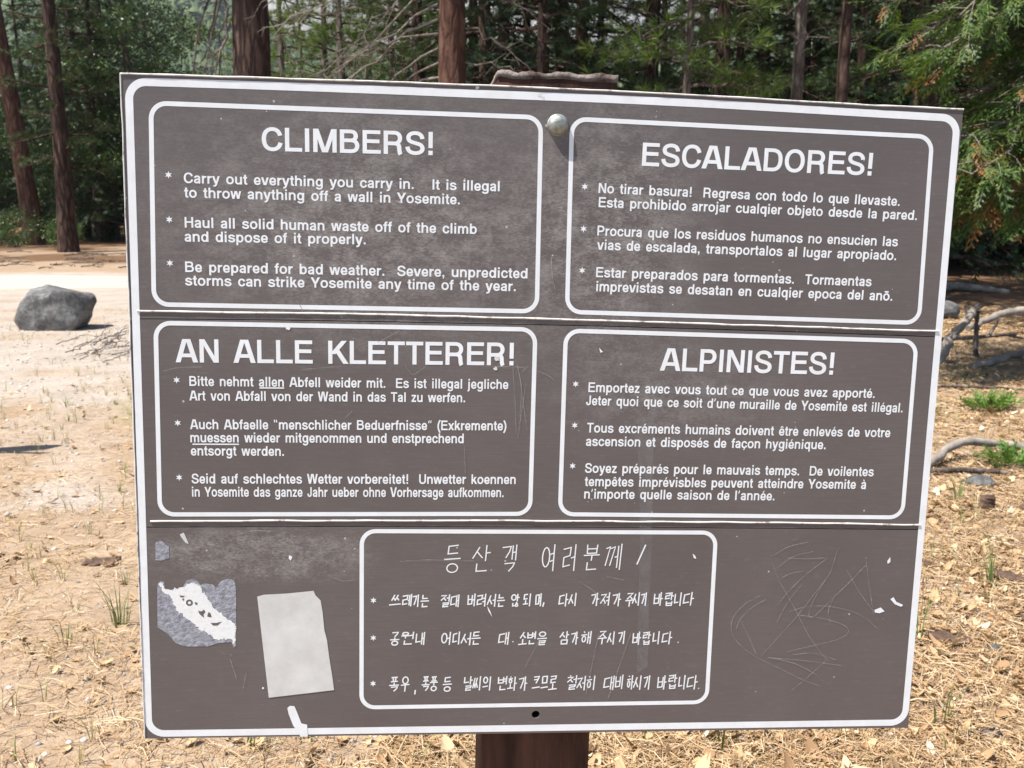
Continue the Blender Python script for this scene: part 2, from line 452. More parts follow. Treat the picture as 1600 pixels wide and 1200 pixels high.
HANGUL = [   # syllables, (left, right) of each, height band at the start and end of the line
    ('등산객여러분께', [(-132.6, -109.8), (-95.4, -70.8), (-56.3, -35.0), (-1.5, 16.5), (26.0, 44.9), (53.6, 76.1), (83.0, 105.6)], (-157.9, -195.8), (-157.3, -193.1)),
    ('쓰레기는절대버려서는않되며다시가져가주시기바랍니다', [(-203.5, -187.5), (-186.7, -174.0), (-173.2, -163.9), (-163.0, -151.2), (-135.9, -123.2), (-122.3, -110.4), (-99.3, -89.1), (-87.4, -74.5), (-73.7, -61.7), (-60.8, -49.7), (-41.1, -29.9), (-25.6, -14.4), (-8.3, -0.5), (22.8, 35.9), (35.9, 47.2), (66.3, 77.7), (79.4, 92.5), (95.1, 107.4), (112.7, 125.0), (123.2, 133.8), (134.6, 143.4), (153.1, 165.5), (167.3, 179.6), (180.5, 191.1), (192.9, 208.0)], (-226.5, -243.4), (-225.2, -244.4)),
    ('공원내어디서든대소변을삼가해주시기바랍니다', [(-202.3, -189.6), (-187.9, -170.0), (-168.3, -155.6), (-133.4, -120.5), (-118.8, -108.5), (-107.7, -93.9), (-93.9, -81.0), (-56.9, -42.2), (-30.1, -17.9), (-17.9, -5.8), (-4.9, 9.0), (25.6, 38.7), (41.3, 51.8), (54.5, 69.4), (77.3, 90.5), (91.3, 101.9), (105.4, 116.0), (125.8, 137.3), (139.9, 151.4), (154.1, 163.9), (166.5, 180.8)], (-279.2, -297.2), (-280.9, -299.4)),
    ('폭우폭풍등날씨의변화가크므로철저히대비하시기바랍니다', [(-202.7, -189.0), (-187.3, -175.3), (-159.9, -148.7), (-148.7, -137.5), (-131.5, -118.6), (-103.0, -90.9), (-90.9, -78.8), (-77.0, -64.9), (-56.2, -43.1), (-43.1, -30.0), (-28.3, -16.0), (-9.9, 1.5), (2.4, 12.9), (12.9, 25.2), (38.4, 52.5), (51.6, 64.0), (64.9, 78.1), (88.8, 103.9), (104.7, 116.3), (120.8, 130.6), (130.6, 142.2), (143.9, 153.8), (163.6, 176.2), (178.8, 191.4), (193.2, 203.1), (204.9, 220.2)], (-342.6, -362.7), (-344.5, -365.2)),
]
KO_MARKS = [[(137.9, -158.3), (127.0, -186.0)], [(3.0, -238.5), (1.5, -244.8)], [(-167.5, -361.4), (-168.2, -367.8)], [(-37.7, -293.5), (-36.9, -294.4)], [(189.1, -296.7), (190.0, -297.6)], [(221.6, -364.3), (222.5, -365.2)]]
SCRATCHES = [[(316.2, -172.3), (333.3, -161.0), (361.9, -154.2)], [(323.0, -189.3), (343.2, -173.5), (369.7, -167.9)], [(334.4, -176.9), (363.7, -178.5), (387.3, -177.0)], [(326.5, -206.4), (340.5, -198.5), (359.4, -195.8)], [(313.6, -183.6), (324.4, -209.9), (343.3, -237.5), (374.7, -293.5), (402.5, -326.6)], [(390.7, -177.0), (358.8, -203.2), (335.9, -228.3), (325.8, -244.3)], [(405.4, -163.4), (399.8, -178.2), (399.9, -194.2), (374.5, -230.8), (354.1, -260.7), (305.0, -320.8)], [(357.4, -214.6), (339.0, -239.8), (326.3, -268.6)], [(390.8, -207.9), (375.0, -237.7), (367.9, -263.1), (373.8, -266.6), (402.1, -235.6), (424.1, -212.6), (445.9, -187.4)], [(419.2, -194.2), (437.6, -224.2), (463.2, -255.7)], [(444.9, -176.0), (452.8, -215.1), (463.5, -259.2)], [(342.2, -253.7), (366.6, -245.7), (398.4, -246.0), (430.9, -253.1), (452.4, -263.8), (471.1, -280.3)], [(353.9, -258.4), (395.3, -264.5), (428.2, -275.3), (433.7, -287.0), (411.5, -296.2), (344.2, -311.9)], [(308.3, -236.1), (289.9, -246.4), (273.1, -264.7), (269.5, -278.5)], [(300.0, -230.3), (278.4, -241.7), (261.7, -262.3), (262.1, -285.4), (280.3, -306.5), (306.3, -323.1), (336.9, -337.6), (370.2, -354.6), (393.8, -363.2)], [(273.0, -262.4), (285.7, -285.6), (300.1, -314.9)], [(317.4, -319.8), (354.5, -328.4), (383.1, -342.9), (400.3, -357.4)], [(317.5, -320.5), (368.0, -325.0), (423.7, -333.5)], [(399.0, -326.6), (383.1, -342.9), (354.1, -369.8)], [(351.3, -316.6), (380.8, -313.4), (413.8, -324.4)], [(406.1, -228.7), (396.7, -254.1), (402.6, -270.4)], [(339.3, -152.0), (348.0, -148.6)], [(-47.7, 80.7), (-43.3, 32.6), (-41.1, -7.6)], [(-43.8, 88.1), (-36.8, 62.1), (-32.8, 32.7), (-26.6, -3.2)], [(-41.5, 82.9), (-35.5, 53.7), (-36.5, 15.8)], [(-29.9, 60.1), (-33.8, 30.6), (-38.9, -12.9)], [(-27.0, 83.1), (-36.1, 73.6)], [(-17.5, 75.9), (-2.7, 70.9), (6.9, 63.7)], [(-2.6, 222.0), (-0.8, 198.8), (4.4, 178.5)], [(-192.6, 124.8), (-220.7, 109.0)], [(-159.6, 79.1), (-176.8, 66.5), (-186.1, 80.8)], [(-102.3, 81.0), (-32.1, 79.9)], [(-314.9, 72.8), (-286.9, 76.3), (-264.8, 77.6)], [(-399.8, -143.8), (-379.4, -137.8), (-355.0, -139.5)], [(-283.8, -198.8), (-264.7, -207.6), (-247.3, -205.1)], [(49.6, -209.1), (71.9, -223.6), (88.7, -249.1)], [(85.9, -202.0), (110.5, -207.5)], [(-189.7, -180.6), (-160.4, -178.1), (-92.8, -180.0)], [(-486.8, 68.3), (-471.0, 73.4), (-439.7, 74.7)], [(-260.8, 11.8), (-252.7, 20.2)], [(-320.4, 159.8), (-312.5, 145.5)], [(-394.9, -355.3), (-390.4, -332.9)], [(-20.2, -330.3), (4.3, -278.4)], [(95.9, -376.5), (122.8, -284.1)], [(64.6, -371.3), (78.8, -283.7)], [(-410.8, -314.7), (-403.0, -341.7)], [(-108.5, -23.1), (-106.1, -61.5)]]
STICKER = [(-374.9, -228.1), (-366.6, -225.6), (-335.3, -224.0), (-302.2, -220.6), (-299.7, -226.8), (-293.1, -233.9), (-290.6, -249.0), (-288.2, -275.7), (-284.9, -289.2), (-281.6, -316.2), (-278.2, -338.9), (-275.7, -359.8), (-311.2, -363.8), (-361.6, -369.4)]
TORN = [(-501.7, -212.6), (-498.3, -206.6), (-492.6, -207.5), (-492.9, -216.1), (-488.1, -218.8), (-470.2, -215.4), (-463.5, -205.0), (-455.3, -203.3), (-449.7, -207.7), (-447.4, -212.0), (-441.6, -209.4), (-431.1, -211.2), (-427.9, -215.6), (-421.2, -206.9), (-413.0, -203.5), (-404.1, -205.3), (-401.8, -217.5), (-403.1, -296.9), (-406.4, -298.7), (-408.8, -290.6), (-426.9, -292.2), (-439.3, -296.5), (-468.0, -296.2), (-480.2, -291.7), (-490.5, -278.3), (-503.2, -269.4)]
TORN_BAND = [(-499.9, -208.3), (-493.5, -209.2), (-492.1, -216.1), (-486.4, -217.9), (-470.2, -215.4), (-461.1, -208.5), (-449.8, -211.1), (-443.5, -220.8), (-438.0, -230.4), (-430.1, -243.6), (-416.4, -256.0), (-403.4, -265.8), (-402.7, -274.7), (-405.5, -296.0), (-408.7, -287.9), (-418.6, -286.1), (-428.5, -286.9), (-438.2, -278.8), (-451.1, -269.8), (-467.1, -256.5), (-478.2, -245.9), (-482.8, -234.5), (-485.8, -225.7), (-494.7, -222.2)]
TORN_BITS = [[(-473.7, -225.8), (-467.2, -226.7), (-468.9, -228.5), (-472.9, -228.4)], [(-471.4, -230.2), (-468.1, -230.2), (-469.0, -233.7)], [(-454.4, -234.7), (-451.2, -236.4), (-452.0, -239.1), (-454.5, -238.2)], [(-450.6, -247.0), (-446.5, -247.9), (-443.2, -245.3), (-441.6, -248.8), (-444.2, -252.3), (-443.4, -256.7), (-446.7, -254.0), (-449.8, -250.5)], [(-439.3, -254.1), (-437.6, -248.8), (-435.1, -250.6), (-433.6, -255.9), (-436.1, -255.9), (-439.3, -255.0)], [(-435.4, -263.8), (-428.0, -263.9), (-420.6, -262.2), (-426.4, -267.4), (-432.2, -267.4)]]
TORN_RING = (-461.7, -235.9)
DRIP = [(-337.4, -384.4), (-334.0, -381.3), (-328.1, -381.8), (-324.8, -390.1), (-319.0, -406.7), (-311.4, -408.7), (-310.6, -425.3), (-320.0, -426.0), (-330.0, -409.3), (-335.8, -392.7)]
GHOST = [(-502.4, -154.0), (-495.2, -152.3), (-485.7, -160.1), (-486.1, -175.5), (-495.9, -178.9), (-503.1, -178.1)]
CHIP = [(-471.7, -143.8), (-466.8, -141.2), (-464.5, -146.4), (-460.7, -156.7), (-464.7, -154.9), (-469.4, -148.1)]
TAPES = [[(118.7, 7.9), (140.9, 8.1), (146.2, -168.1), (146.7, -247.7), (149.0, -332.4), (134.3, -341.6), (130.4, -166.3)], [(101.1, 58.8), (301.9, 57.1), (302.6, 46.8), (249.1, 42.7), (99.9, 47.8)]]
PATCHES = [[(463.9, -252.7), (472.7, -249.0), (478.8, -254.7), (471.6, -257.4), (465.1, -256.4)], [(485.5, -237.0), (489.8, -234.2), (494.1, -240.8), (504.7, -245.5), (502.1, -248.3), (492.6, -244.5)], [(476.0, -182.5), (480.0, -176.1), (480.7, -183.4), (477.3, -186.2)], [(-333.2, -171.6), (-329.1, -174.2), (-331.6, -179.4), (-334.1, -175.9)], [(-370.7, -355.7), (-369.0, -353.9), (-367.3, -355.7), (-369.0, -357.5)], [(-73.5, -242.5), (-69.0, -250.6), (-66.2, -258.8), (-71.6, -249.7)], [(63.6, 107.0), (68.9, 101.3), (65.6, 100.4)], [(-335.6, 128.2), (-329.3, 125.8), (-330.9, 122.6), (-334.9, 124.1)], [(202.6, -170.9), (206.2, -173.6), (208.2, -178.1), (204.7, -177.2)]]

# ------------------------------------------------------------------ a bold sans alphabet drawn with pen strokes (capital height 100)
GLYPH = {   # advance, strokes: M/L/C = pen path, D x0 y0 x1 y1 w = slanted bar cut level
    'A': (100, 'D 11 0 43 100 22|D 89 0 57 100 22|M26 30 L74 30'),
    'B': (100, 'M17 0 L17 100|M17 92 L58 92 C84 92 84 54 58 54 L17 54|M17 8 L60 8 C92 8 92 54 60 54'),
    'C': (100, 'M87 66 C82 86 68 93 53 93 C28 93 16 75 16 50 C16 25 28 7 53 7 C70 7 84 16 88 36'),
    'D': (100, 'M17 0 L17 100|M17 92 L48 92 C78 92 86 72 86 50 C86 28 78 8 48 8 L17 8'),
    'E': (93, 'M17 0 L17 100|M17 92 L86 92|M17 53 L82 53|M17 8 L88 8'),
    'H': (100, 'M17 0 L17 100|M83 0 L83 100|M17 53 L83 53'),
    'I': (39, 'M19 0 L19 100'),
    'J': (77, 'M58 100 L58 30 C58 12 50 7 38 7 C24 7 17 14 17 34'),
    'K': (98, 'M17 0 L17 100|D 28 42 80 100 25|D 45 62 88 0 24'),
    'L': (85, 'M17 0 L17 100|M17 8 L82 8'),
    'M': (116, 'M16 0 L16 100|M100 0 L100 100|D 20 100 55 0 20|D 96 100 61 0 20'),
    'N': (100, 'M17 0 L17 100|M83 0 L83 100|D 20 100 80 0 21'),
    'O': (108, 'M54 93 C80 93 92 73 92 50 C92 27 80 7 54 7 C28 7 16 27 16 50 C16 73 28 93 54 93 Z'),
    'P': (93, 'M17 0 L17 100|M17 92 L52 92 C86 92 86 43 52 43 L17 43'),
    'R': (100, 'M17 0 L17 100|M17 92 L56 92 C88 92 88 46 56 46 L17 46|M58 46 C77 44 76 34 77 22 C78 8 79 5 83 -1'),
    'S': (93, 'M79 68 C78 84 66 93 47 93 C28 93 17 84 17 72 C17 56 34 54 48 50 C66 46 80 42 80 27 C80 14 66 7 48 7 C28 7 14 16 13 34'),
    'T': (85, 'M42 0 L42 100|M3 92 L82 92'),
    'U': (100, 'M17 100 L17 38 C17 16 30 7 50 7 C70 7 83 16 83 38 L83 100'),
    'V': (93, 'D 11 100 43 0 23|D 82 100 50 0 23'),
    'W': (131, 'D 11 100 34 0 21|D 60 100 39 0 20|D 71 100 92 0 20|D 120 100 97 0 21'),
    'Y': (93, 'D 11 100 44 40 24|D 82 100 49 40 24|M46 0 L46 44'),
    'a': (77, 'M15 52 C17 62 26 67 38 67 C54 67 59 60 59 50 L59 16 C59 6 60 4 64 0|M59 42 C50 37 15 42 15 21 C15 2 50 2 59 24'),
    'b': (85, 'M17 0 L17 100|M45 67 C61 67 70 54 70 37 C70 20 61 7 45 7 C29 7 20 20 20 37 C20 54 29 67 45 67 Z'),
    'c': (77, 'M66 47 C63 60 52 67 41 67 C24 67 14 55 14 37 C14 19 24 7 41 7 C54 7 64 14 66 28'),
    'd': (85, 'M68 0 L68 100|M40 67 C56 67 65 54 65 37 C65 20 56 7 40 7 C24 7 15 20 15 37 C15 54 24 67 40 67 Z'),
    'e': (77, 'M14 34 L66 34|M63 30 C65 56 54 67 39 67 C24 67 14 55 14 37 C14 18 24 7 40 7 C52 7 61 12 65 23'),
    'f': (46, 'M22 0 L22 78 C22 92 30 93 44 92|M2 66 L43 66'),
    'g': (85, 'M40 67 C56 67 65 54 65 38 C65 21 56 9 40 9 C24 9 15 21 15 38 C15 54 24 67 40 67 Z|M68 74 L68 0 C68 -17 55 -21 41 -21 C28 -21 19 -17 17 -7'),
    'h': (85, 'M17 0 L17 100|M17 42 C20 60 30 67 44 67 C60 67 67 58 67 44 L67 0'),
    'i': (39, 'M19 0 L19 74|M19 85 L19 102'),
    'j': (39, 'M19 74 L19 -6 C19 -19 14 -21 1 -20|M19 85 L19 102'),
    'k': (77, 'M17 0 L17 100|D 24 26 59 74 24|D 37 46 67 0 24'),
    'l': (39, 'M19 0 L19 100'),
    'm': (123, 'M17 0 L17 74|M17 42 C20 60 28 67 39 67 C54 67 61 58 61 46 L61 0|M61 42 C64 60 72 67 84 67 C99 67 105 58 105 46 L105 0'),
    'n': (85, 'M17 0 L17 74|M17 42 C20 60 30 67 44 67 C60 67 67 58 67 44 L67 0'),
    'o': (85, 'M42 67 C60 67 71 54 71 37 C71 20 60 7 42 7 C24 7 14 20 14 37 C14 54 24 67 42 67 Z'),
    'p': (85, 'M17 -27 L17 74|M45 67 C61 67 70 54 70 37 C70 20 61 7 45 7 C29 7 20 20 20 37 C20 54 29 67 45 67 Z'),
    'q': (85, 'M68 -27 L68 74|M40 67 C56 67 65 54 65 37 C65 20 56 7 40 7 C24 7 15 20 15 37 C15 54 24 67 40 67 Z'),
    'r': (54, 'M17 0 L17 74|M17 38 C20 58 32 67 52 64'),
    's': (77, 'M63 51 C62 61 52 67 39 67 C25 67 16 61 16 53 C16 42 28 41 40 38 C54 35 65 33 65 21 C65 12 54 7 40 7 C24 7 14 13 13 25'),
    't': (46, 'M22 94 L22 22 C22 8 28 6 43 8|M2 66 L42 66'),
    'u': (85, 'M17 74 L17 28 C17 14 26 7 40 7 C56 7 66 18 67 32|M67 0 L67 74'),
    'v': (77, 'D 11 74 35 0 21|D 66 74 42 0 21'),
    'w': (108, 'D 10 74 29 0 19|D 50 74 33 0 18|D 58 74 75 0 18|D 98 74 79 0 19'),
    'x': (77, 'D 11 74 65 0 23|D 66 74 12 0 23'),
    'y': (77, 'D 66 74 37 -10 21|D 11 74 36 4 21|M41 2 C36 -16 32 -21 12 -19'),
    'z': (69, 'M6 66 L63 66|M5 8 L64 8|D 53 62 16 12 22'),
    ' ': (58, ''), '.': (39, 'M19 0 L19 19'), ',': (39, 'M19 0 L19 19|D 24 0 16 -18 10'),
    '!': (46, 'M23 0 L23 19|M23 30 L23 100'),
    '(': (46, 'M40 104 C22 80 16 60 16 40 C16 18 22 -2 40 -26'), ')': (46, 'M6 104 C24 80 30 60 30 40 C30 18 24 -2 6 -26'),
    '“': (60, 'D 18 72 12 100 12|D 42 72 36 100 12'), '”': (60, 'D 14 72 22 100 12|D 38 72 46 100 12'), '’': (36, 'D 12 70 21 100 13'),
}
for ch, base_, acc in (('é', 'e', 'D 34 80 47 100 14'), ('ê', 'e', 'D 24 80 37 99 12|D 54 80 41 99 12'), ('à', 'a', 'D 44 80 31 100 14'),
                       ('ç', 'c', 'D 46 4 38 -20 12'), ('õ', 'o', 'M20 84 C28 98 46 78 62 94')):
    GLYPH[ch] = (GLYPH[base_][0], GLYPH[base_][1] + '|' + acc)


def pen_path(s):
    """stroke text -> (points, closed)"""
    tok = s.replace('M', ' M ').replace('L', ' L ').replace('C', ' C ').replace('Z', ' Z ').split()
    P = []; i = 0; closed = False
    while i < len(tok):
        c = tok[i]
        if c in 'ML': P.append((float(tok[i + 1]), float(tok[i + 2]))); i += 3
        elif c == 'C':
            a = np.array(P[-1]); b, d, e = [np.array((float(tok[i + k]), float(tok[i + k + 1]))) for k in (1, 3, 5)]
            for t in np.linspace(0, 1, 9)[1:]:
                P.append(tuple(a * (1 - t) ** 3 + 3 * b * t * (1 - t) ** 2 + 3 * d * t * t * (1 - t) + e * t ** 3))
            i += 7
        else: closed = True; i += 1
    P = np.array(P)
    if closed: P = P[:-1]
    return P, closed


def ribbon2d(P, wx, wy, closed=False):
    P = np.asarray(P, float)
    n = len(P)
    if closed:
        d0 = P - np.roll(P, 1, 0); d1 = np.roll(P, -1, 0) - P
    else:
        d = np.diff(P, axis=0); d0 = np.vstack([d[:1], d]); d1 = np.vstack([d, d[-1:]])
    u0 = d0 / (np.linalg.norm(d0, axis=1)[:, None] + 1e-9); u1 = d1 / (np.linalg.norm(d1, axis=1)[:, None] + 1e-9)
    t = u0 + u1; t /= np.linalg.norm(t, axis=1)[:, None] + 1e-9
    nn = np.stack([-t[:, 1], t[:, 0]], 1)
    k = 1 / np.clip((u0 * t).sum(1), .6, 1)
    off = nn * k[:, None] * np.array([wx, wy]) / 2
    V = np.vstack([P + off, P - off])
    i = np.arange(n if closed else n - 1); j = (i + 1) % n
    return V, np.stack([i, n + i, n + j, j], 1)


SV, SH = 19.0, 16.0
_gc = {}
def glyph_shapes(ch):
    if ch not in _gc:
        out = []
        for s in [k for k in GLYPH[ch][1].split('|') if k]:
            if s[0] == 'D':
                x0, y0, x1, y1, w_ = [float(k) for k in s[1:].split()]
                V = np.array([(x0 - w_ / 2, y0), (x0 + w_ / 2, y0), (x1 + w_ / 2, y1), (x1 - w_ / 2, y1)])
                F = np.array([(0, 1, 2, 3)] if y1 > y0 else [(3, 2, 1, 0)])
            else:
                P, closed = pen_path(s)
                V, F = ribbon2d(P, SV, SH, closed)
            out.append((V, F))
        _gc[ch] = out
    return _gc[ch]


LIFT = -0.00018     # print lies just proud of the sheet


def text_mesh(name, text, a, b, h, H0):
    """one line of lettering fitted between two baseline points"""
    mb = MB(); x = 0.0
    a = np.array(a) / 1000; b = np.array(b) / 1000; h /= 1000
    adv = sum(GLYPH[c][0] for c in text)
    l = 7.0; r_ = adv - 8.0
    sx = np.linalg.norm(b - a) / (r_ - l); d = (b - a) / np.linalg.norm(b - a); up = np.array((-d[1], d[0]))
    for ch in text:
        for k, (V, F) in enumerate(glyph_shapes(ch)):
            Q = a + ((V[:, :1] + x - l) * sx) * d + (V[:, 1:] * h / 100) * up
            mb.add(np.stack([Q[:, 0], np.full(len(Q), LIFT - k * .00002), Q[:, 1] + H0], 1), F)
        x += GLYPH[ch][0]
    return mb


# ------------------------------------------------------------------ hangul, hand lettered: each syllable is composed from its letters
def circ(cx=.5, cy=.5, r=.5, n=14):
    a = np.linspace(.3, 2 * np.pi + .3, n)
    return [(cx + r * math.cos(t), cy + r * math.sin(t)) for t in a]
GIY = [[(0, .1), (1, 0), (.85, .45), (.45, 1)]]
JAMO = {'ㄱ': GIY, 'ㄴ': [[(.1, 0), (.08, .9), (1, .82)]], 'ㄷ': [[(1, .02), (.1, .14), (.05, .95), (1, .85)]],
        'ㄹ': [[(0, .1), (1, 0), (.92, .42), (.12, .52), (.1, 1), (1, .9)]], 'ㅁ': [[(0, .05), (.05, 1), (.95, .95), (1, 0), (0, .05)]],
        'ㅂ': [[(0, 0), (.05, 1), (.95, .95), (1, 0)], [(.02, .5), (.98, .45)]], 'ㅅ': [[(.65, 0), (0, 1)], [(.42, .42), (1, .95)]],
        'ㅇ': [circ()], 'ㅈ': [[(0, .12), (1, .04), (0, 1)], [(.5, .52), (1, 1)]], 'ㅊ': [[(.4, -.12), (.6, .02)], [(0, .24), (1, .16), (0, 1)], [(.5, .58), (1, 1)]],
        'ㅋ': GIY + [[(.05, .5), (.85, .42)]], 'ㅍ': [[(0, .08), (1, 0)], [(.28, .1), (.34, .85)], [(.72, .1), (.66, .85)], [(-.05, .95), (1.05, .85)]],
        'ㅎ': [[(.38, -.1), (.62, 0)], [(0, .28), (1, .2)], circ(.5, .68, .3)], 'ㄲ': [[(0, .1), (.45, 0), (.05, 1)], [(.5, .1), (1, 0), (.55, 1)]],
        'ㅆ': [[(.38, 0), (0, 1)], [(.22, .5), (.5, .95)], [(.85, 0), (.45, 1)], [(.68, .45), (1, .95)]], '': [],
        'ㄶ': [[(0, .1), (.02, .85), (.4, .75)], [(.6, 0), (.85, 0)], [(.5, .3), (1, .25)], circ(.75, .7, .24)]}
INI = ['ㄱ', 'ㄲ', 'ㄴ', 'ㄷ', 'ㄸ', 'ㄹ', 'ㅁ', 'ㅂ', 'ㅃ', 'ㅅ', 'ㅆ', 'ㅇ', 'ㅈ', 'ㅉ', 'ㅊ', 'ㅋ', 'ㅌ', 'ㅍ', 'ㅎ']
FIN = ['', 'ㄱ', 'ㄲ', 'ㄳ', 'ㄴ', 'ㄵ', 'ㄶ', 'ㄷ', 'ㄹ', 'ㄺ', 'ㄻ', 'ㄼ', 'ㄽ', 'ㄾ', 'ㄿ', 'ㅀ', 'ㅁ', 'ㅂ', 'ㅄ', 'ㅅ', 'ㅆ', 'ㅇ']
VOW = ['a', 'ae', 'ya', 'yae', 'eo', 'e', 'yeo', 'ye', 'o', 'wa', 'wae', 'oe', 'yo', 'u', 'wo', 'we', 'wi', 'yu', 'eu', 'ui', 'i']
VERT = {'a': [[(.4, 0), (.38, 1)], [(.4, .5), (1, .46)]], 'ae': [[(.25, .05), (.22, .95)], [(.8, 0), (.78, 1)], [(.25, .5), (.8, .46)]],
        'eo': [[(.75, 0), (.72, 1)], [(.05, .52), (.74, .46)]], 'e': [[(.45, .08), (.43, .92)], [(.9, 0), (.88, 1)], [(0, .52), (.44, .48)]],
        'yeo': [[(.75, 0), (.72, 1)], [(.05, .38), (.74, .32)], [(.05, .64), (.74, .58)]], 'i': [[(.6, 0), (.57, 1)]]}
HORI = {'o': [[(.5, 0), (.5, .75)], [(0, .85), (1, .72)]], 'u': [[(0, .12), (1, 0)], [(.52, .1), (.5, 1)]], 'eu': [[(0, .58), (1, .42)]]}
COMP = {'wa': ('o', 'a'), 'oe': ('o', 'i'), 'wo': ('u', 'eo'), 'ui': ('eu', 'i')}


def syllable(s):
    c = ord(s) - 0xAC00
    i, v, f = INI[c // 588], VOW[(c % 588) // 28], FIN[c % 28] if c % 28 < len(FIN) else ''
    out = []
    def put(strokes, x0, y0, x1, y1):
        for st in strokes:
            out.append([(x0 + p[0] * (x1 - x0), y0 + p[1] * (y1 - y0)) for p in st])
    bot = .58 if f else 1.0
    if v in VERT:
        put(JAMO[i], 0, .12 * bot, .56, .86 * bot); put(VERT[v], .58, 0, 1, bot * 1.02)
    elif v in HORI:
        a_ = .34 if f else .48
        put(JAMO[i], .18, 0, .82, a_); put(HORI[v], 0, a_ + .05, 1, bot + .04)
    else:
        h_, w_ = COMP[v]
        put(JAMO[i], .06, .05, .52, .46 * bot); put(HORI[h_], -.02, .52 * bot, .62, .9 * bot); put(VERT[w_], .6, 0, 1, bot)
    if f: put(JAMO[f], .2, .68, .86, 1.0)
    return out


def hangul_mesh(strokes_list, w, H0):
    mb = MB()
    for k, P in enumerate(strokes_list):
        V, F = ribbon2d(np.array(P) / 1000, w / 1000, w / 1000)
        mb.add(np.stack([V[:, 0], np.full(len(V), LIFT - (k % 6) * .00002), V[:, 1] + H0], 1), F)
    return mb


# ------------------------------------------------------------------ the sign
H0 = 1.30187                                                    # board centre above the foot of the post
SR = Matrix(((0.99597, -0.08557, 0.02692), (0.08502, 0.99616, 0.02104), (-0.02861, -0.01867, 0.99942)))
SO = Vector((0.046354, 1.303478, 1.30111)) - SR @ Vector((0, 0, H0))
sign = empty('notice_sign')
sign.matrix_world = Matrix.Translation(SO) @ SR.to_4x4()
tag(sign, 'weathered brown notice board with white rules in five languages on a wooden post', 'sign')


def slab(outer, y0, y1, holes=()):
    """plate with the outline (mm, plane of the sign), front at y0, back at y1, with real holes"""
    mb = MB(); loops = [outer] + list(holes)
    L3 = [[Vector((x / 1000, z / 1000, 0)) for x, z in lp] for lp in loops]
    flat = [p for lp in loops for p in lp]
    V = np.array([(x / 1000, 0, z / 1000 + H0) for x, z in flat])
    T = np.array(tessellate_polygon(L3), int)
    a, b, c = V[T[:, 0]], V[T[:, 1]], V[T[:, 2]]
    nrm = (b[:, 0] - a[:, 0]) * (c[:, 2] - a[:, 2]) - (b[:, 2] - a[:, 2]) * (c[:, 0] - a[:, 0])
    T[nrm < 0] = T[nrm < 0][:, ::-1]
    Vf = V.copy(); Vf[:, 1] = y0; Vb = V.copy(); Vb[:, 1] = y1
    mb.add(Vf, T); mb.add(Vb, T[:, ::-1])
    s = 0
    for k, lp in enumerate(loops):
        n = len(lp); i = np.arange(n); j = (i + 1) % n
        VV = np.vstack([Vf[s:s + n], Vb[s:s + n]])
        mb.add(VV, np.stack([i, n + i, n + j, j], 1)); s += n
    return mb


def ring_round(Q, r, w, top=None):
    """band of width w along a quadrilateral with rounded corners"""
    def outline(ins, rr):
        q = np.array(Q, float); n = 4; pts = []
        L = []
        for i in range(4):
            a, b = q[i], q[(i + 1) % 4]; d = (b - a) / np.linalg.norm(b - a)
            L.append((a + np.array((d[1], -d[0])) * ins, d))
        cor = []
        for i in range(4):
            (p, d), (p2, d2) = L[i - 1], L[i]
            t = np.linalg.solve(np.stack([d, -d2], 1), p2 - p); cor.append((p + d * t[0], d, d2))
        for c, d, d2 in cor:
            p0 = c - d * rr; p1 = c + d2 * rr
            for t in np.linspace(0, 1, 9):
                ang = t * math.pi / 2
                pts.append(c - d * rr * (1 - math.sin(ang)) + d2 * rr * (1 - math.cos(ang)))
        return np.array(pts)
    A, B = outline(0, r), outline(w, r - w)
    # extra points along the sides so that a crowned top edge can be followed
    def dens(A):
        out = []
        for i in range(len(A)):
            a, b = A[i], A[(i + 1) % len(A)]; m = 10 if i % 9 == 8 else 1
            for t in range(m): out.append(a + (b - a) * t / m)
        return np.array(out)
    A, B = dens(A), dens(B)
    if top is not None:
        tx = np.array(top); z_line = np.interp(A[:, 0], [Q[0][0], Q[1][0]], [Q[0][1], Q[1][1]])
        z_line_b = np.interp(B[:, 0], [Q[0][0], Q[1][0]], [Q[0][1], Q[1][1]])
        wa = sstep(60, 0, z_line - A[:, 1]); wb = sstep(60, 0, z_line_b - B[:, 1])
        A[:, 1] += wa * (np.interp(A[:, 0], tx[:, 0], tx[:, 1]) - z_line); B[:, 1] += wb * (np.interp(B[:, 0], tx[:, 0], tx[:, 1]) - z_line_b)
    n = len(A); V = np.vstack([A, B]) / 1000; i = np.arange(n); j = (i + 1) % n
    V3 = np.stack([V[:, 0], np.full(2 * n, LIFT), V[:, 1] + H0], 1)
    mb = MB(); mb.add(V3, np.stack([i, j, n + j, n + i], 1))
    return mb


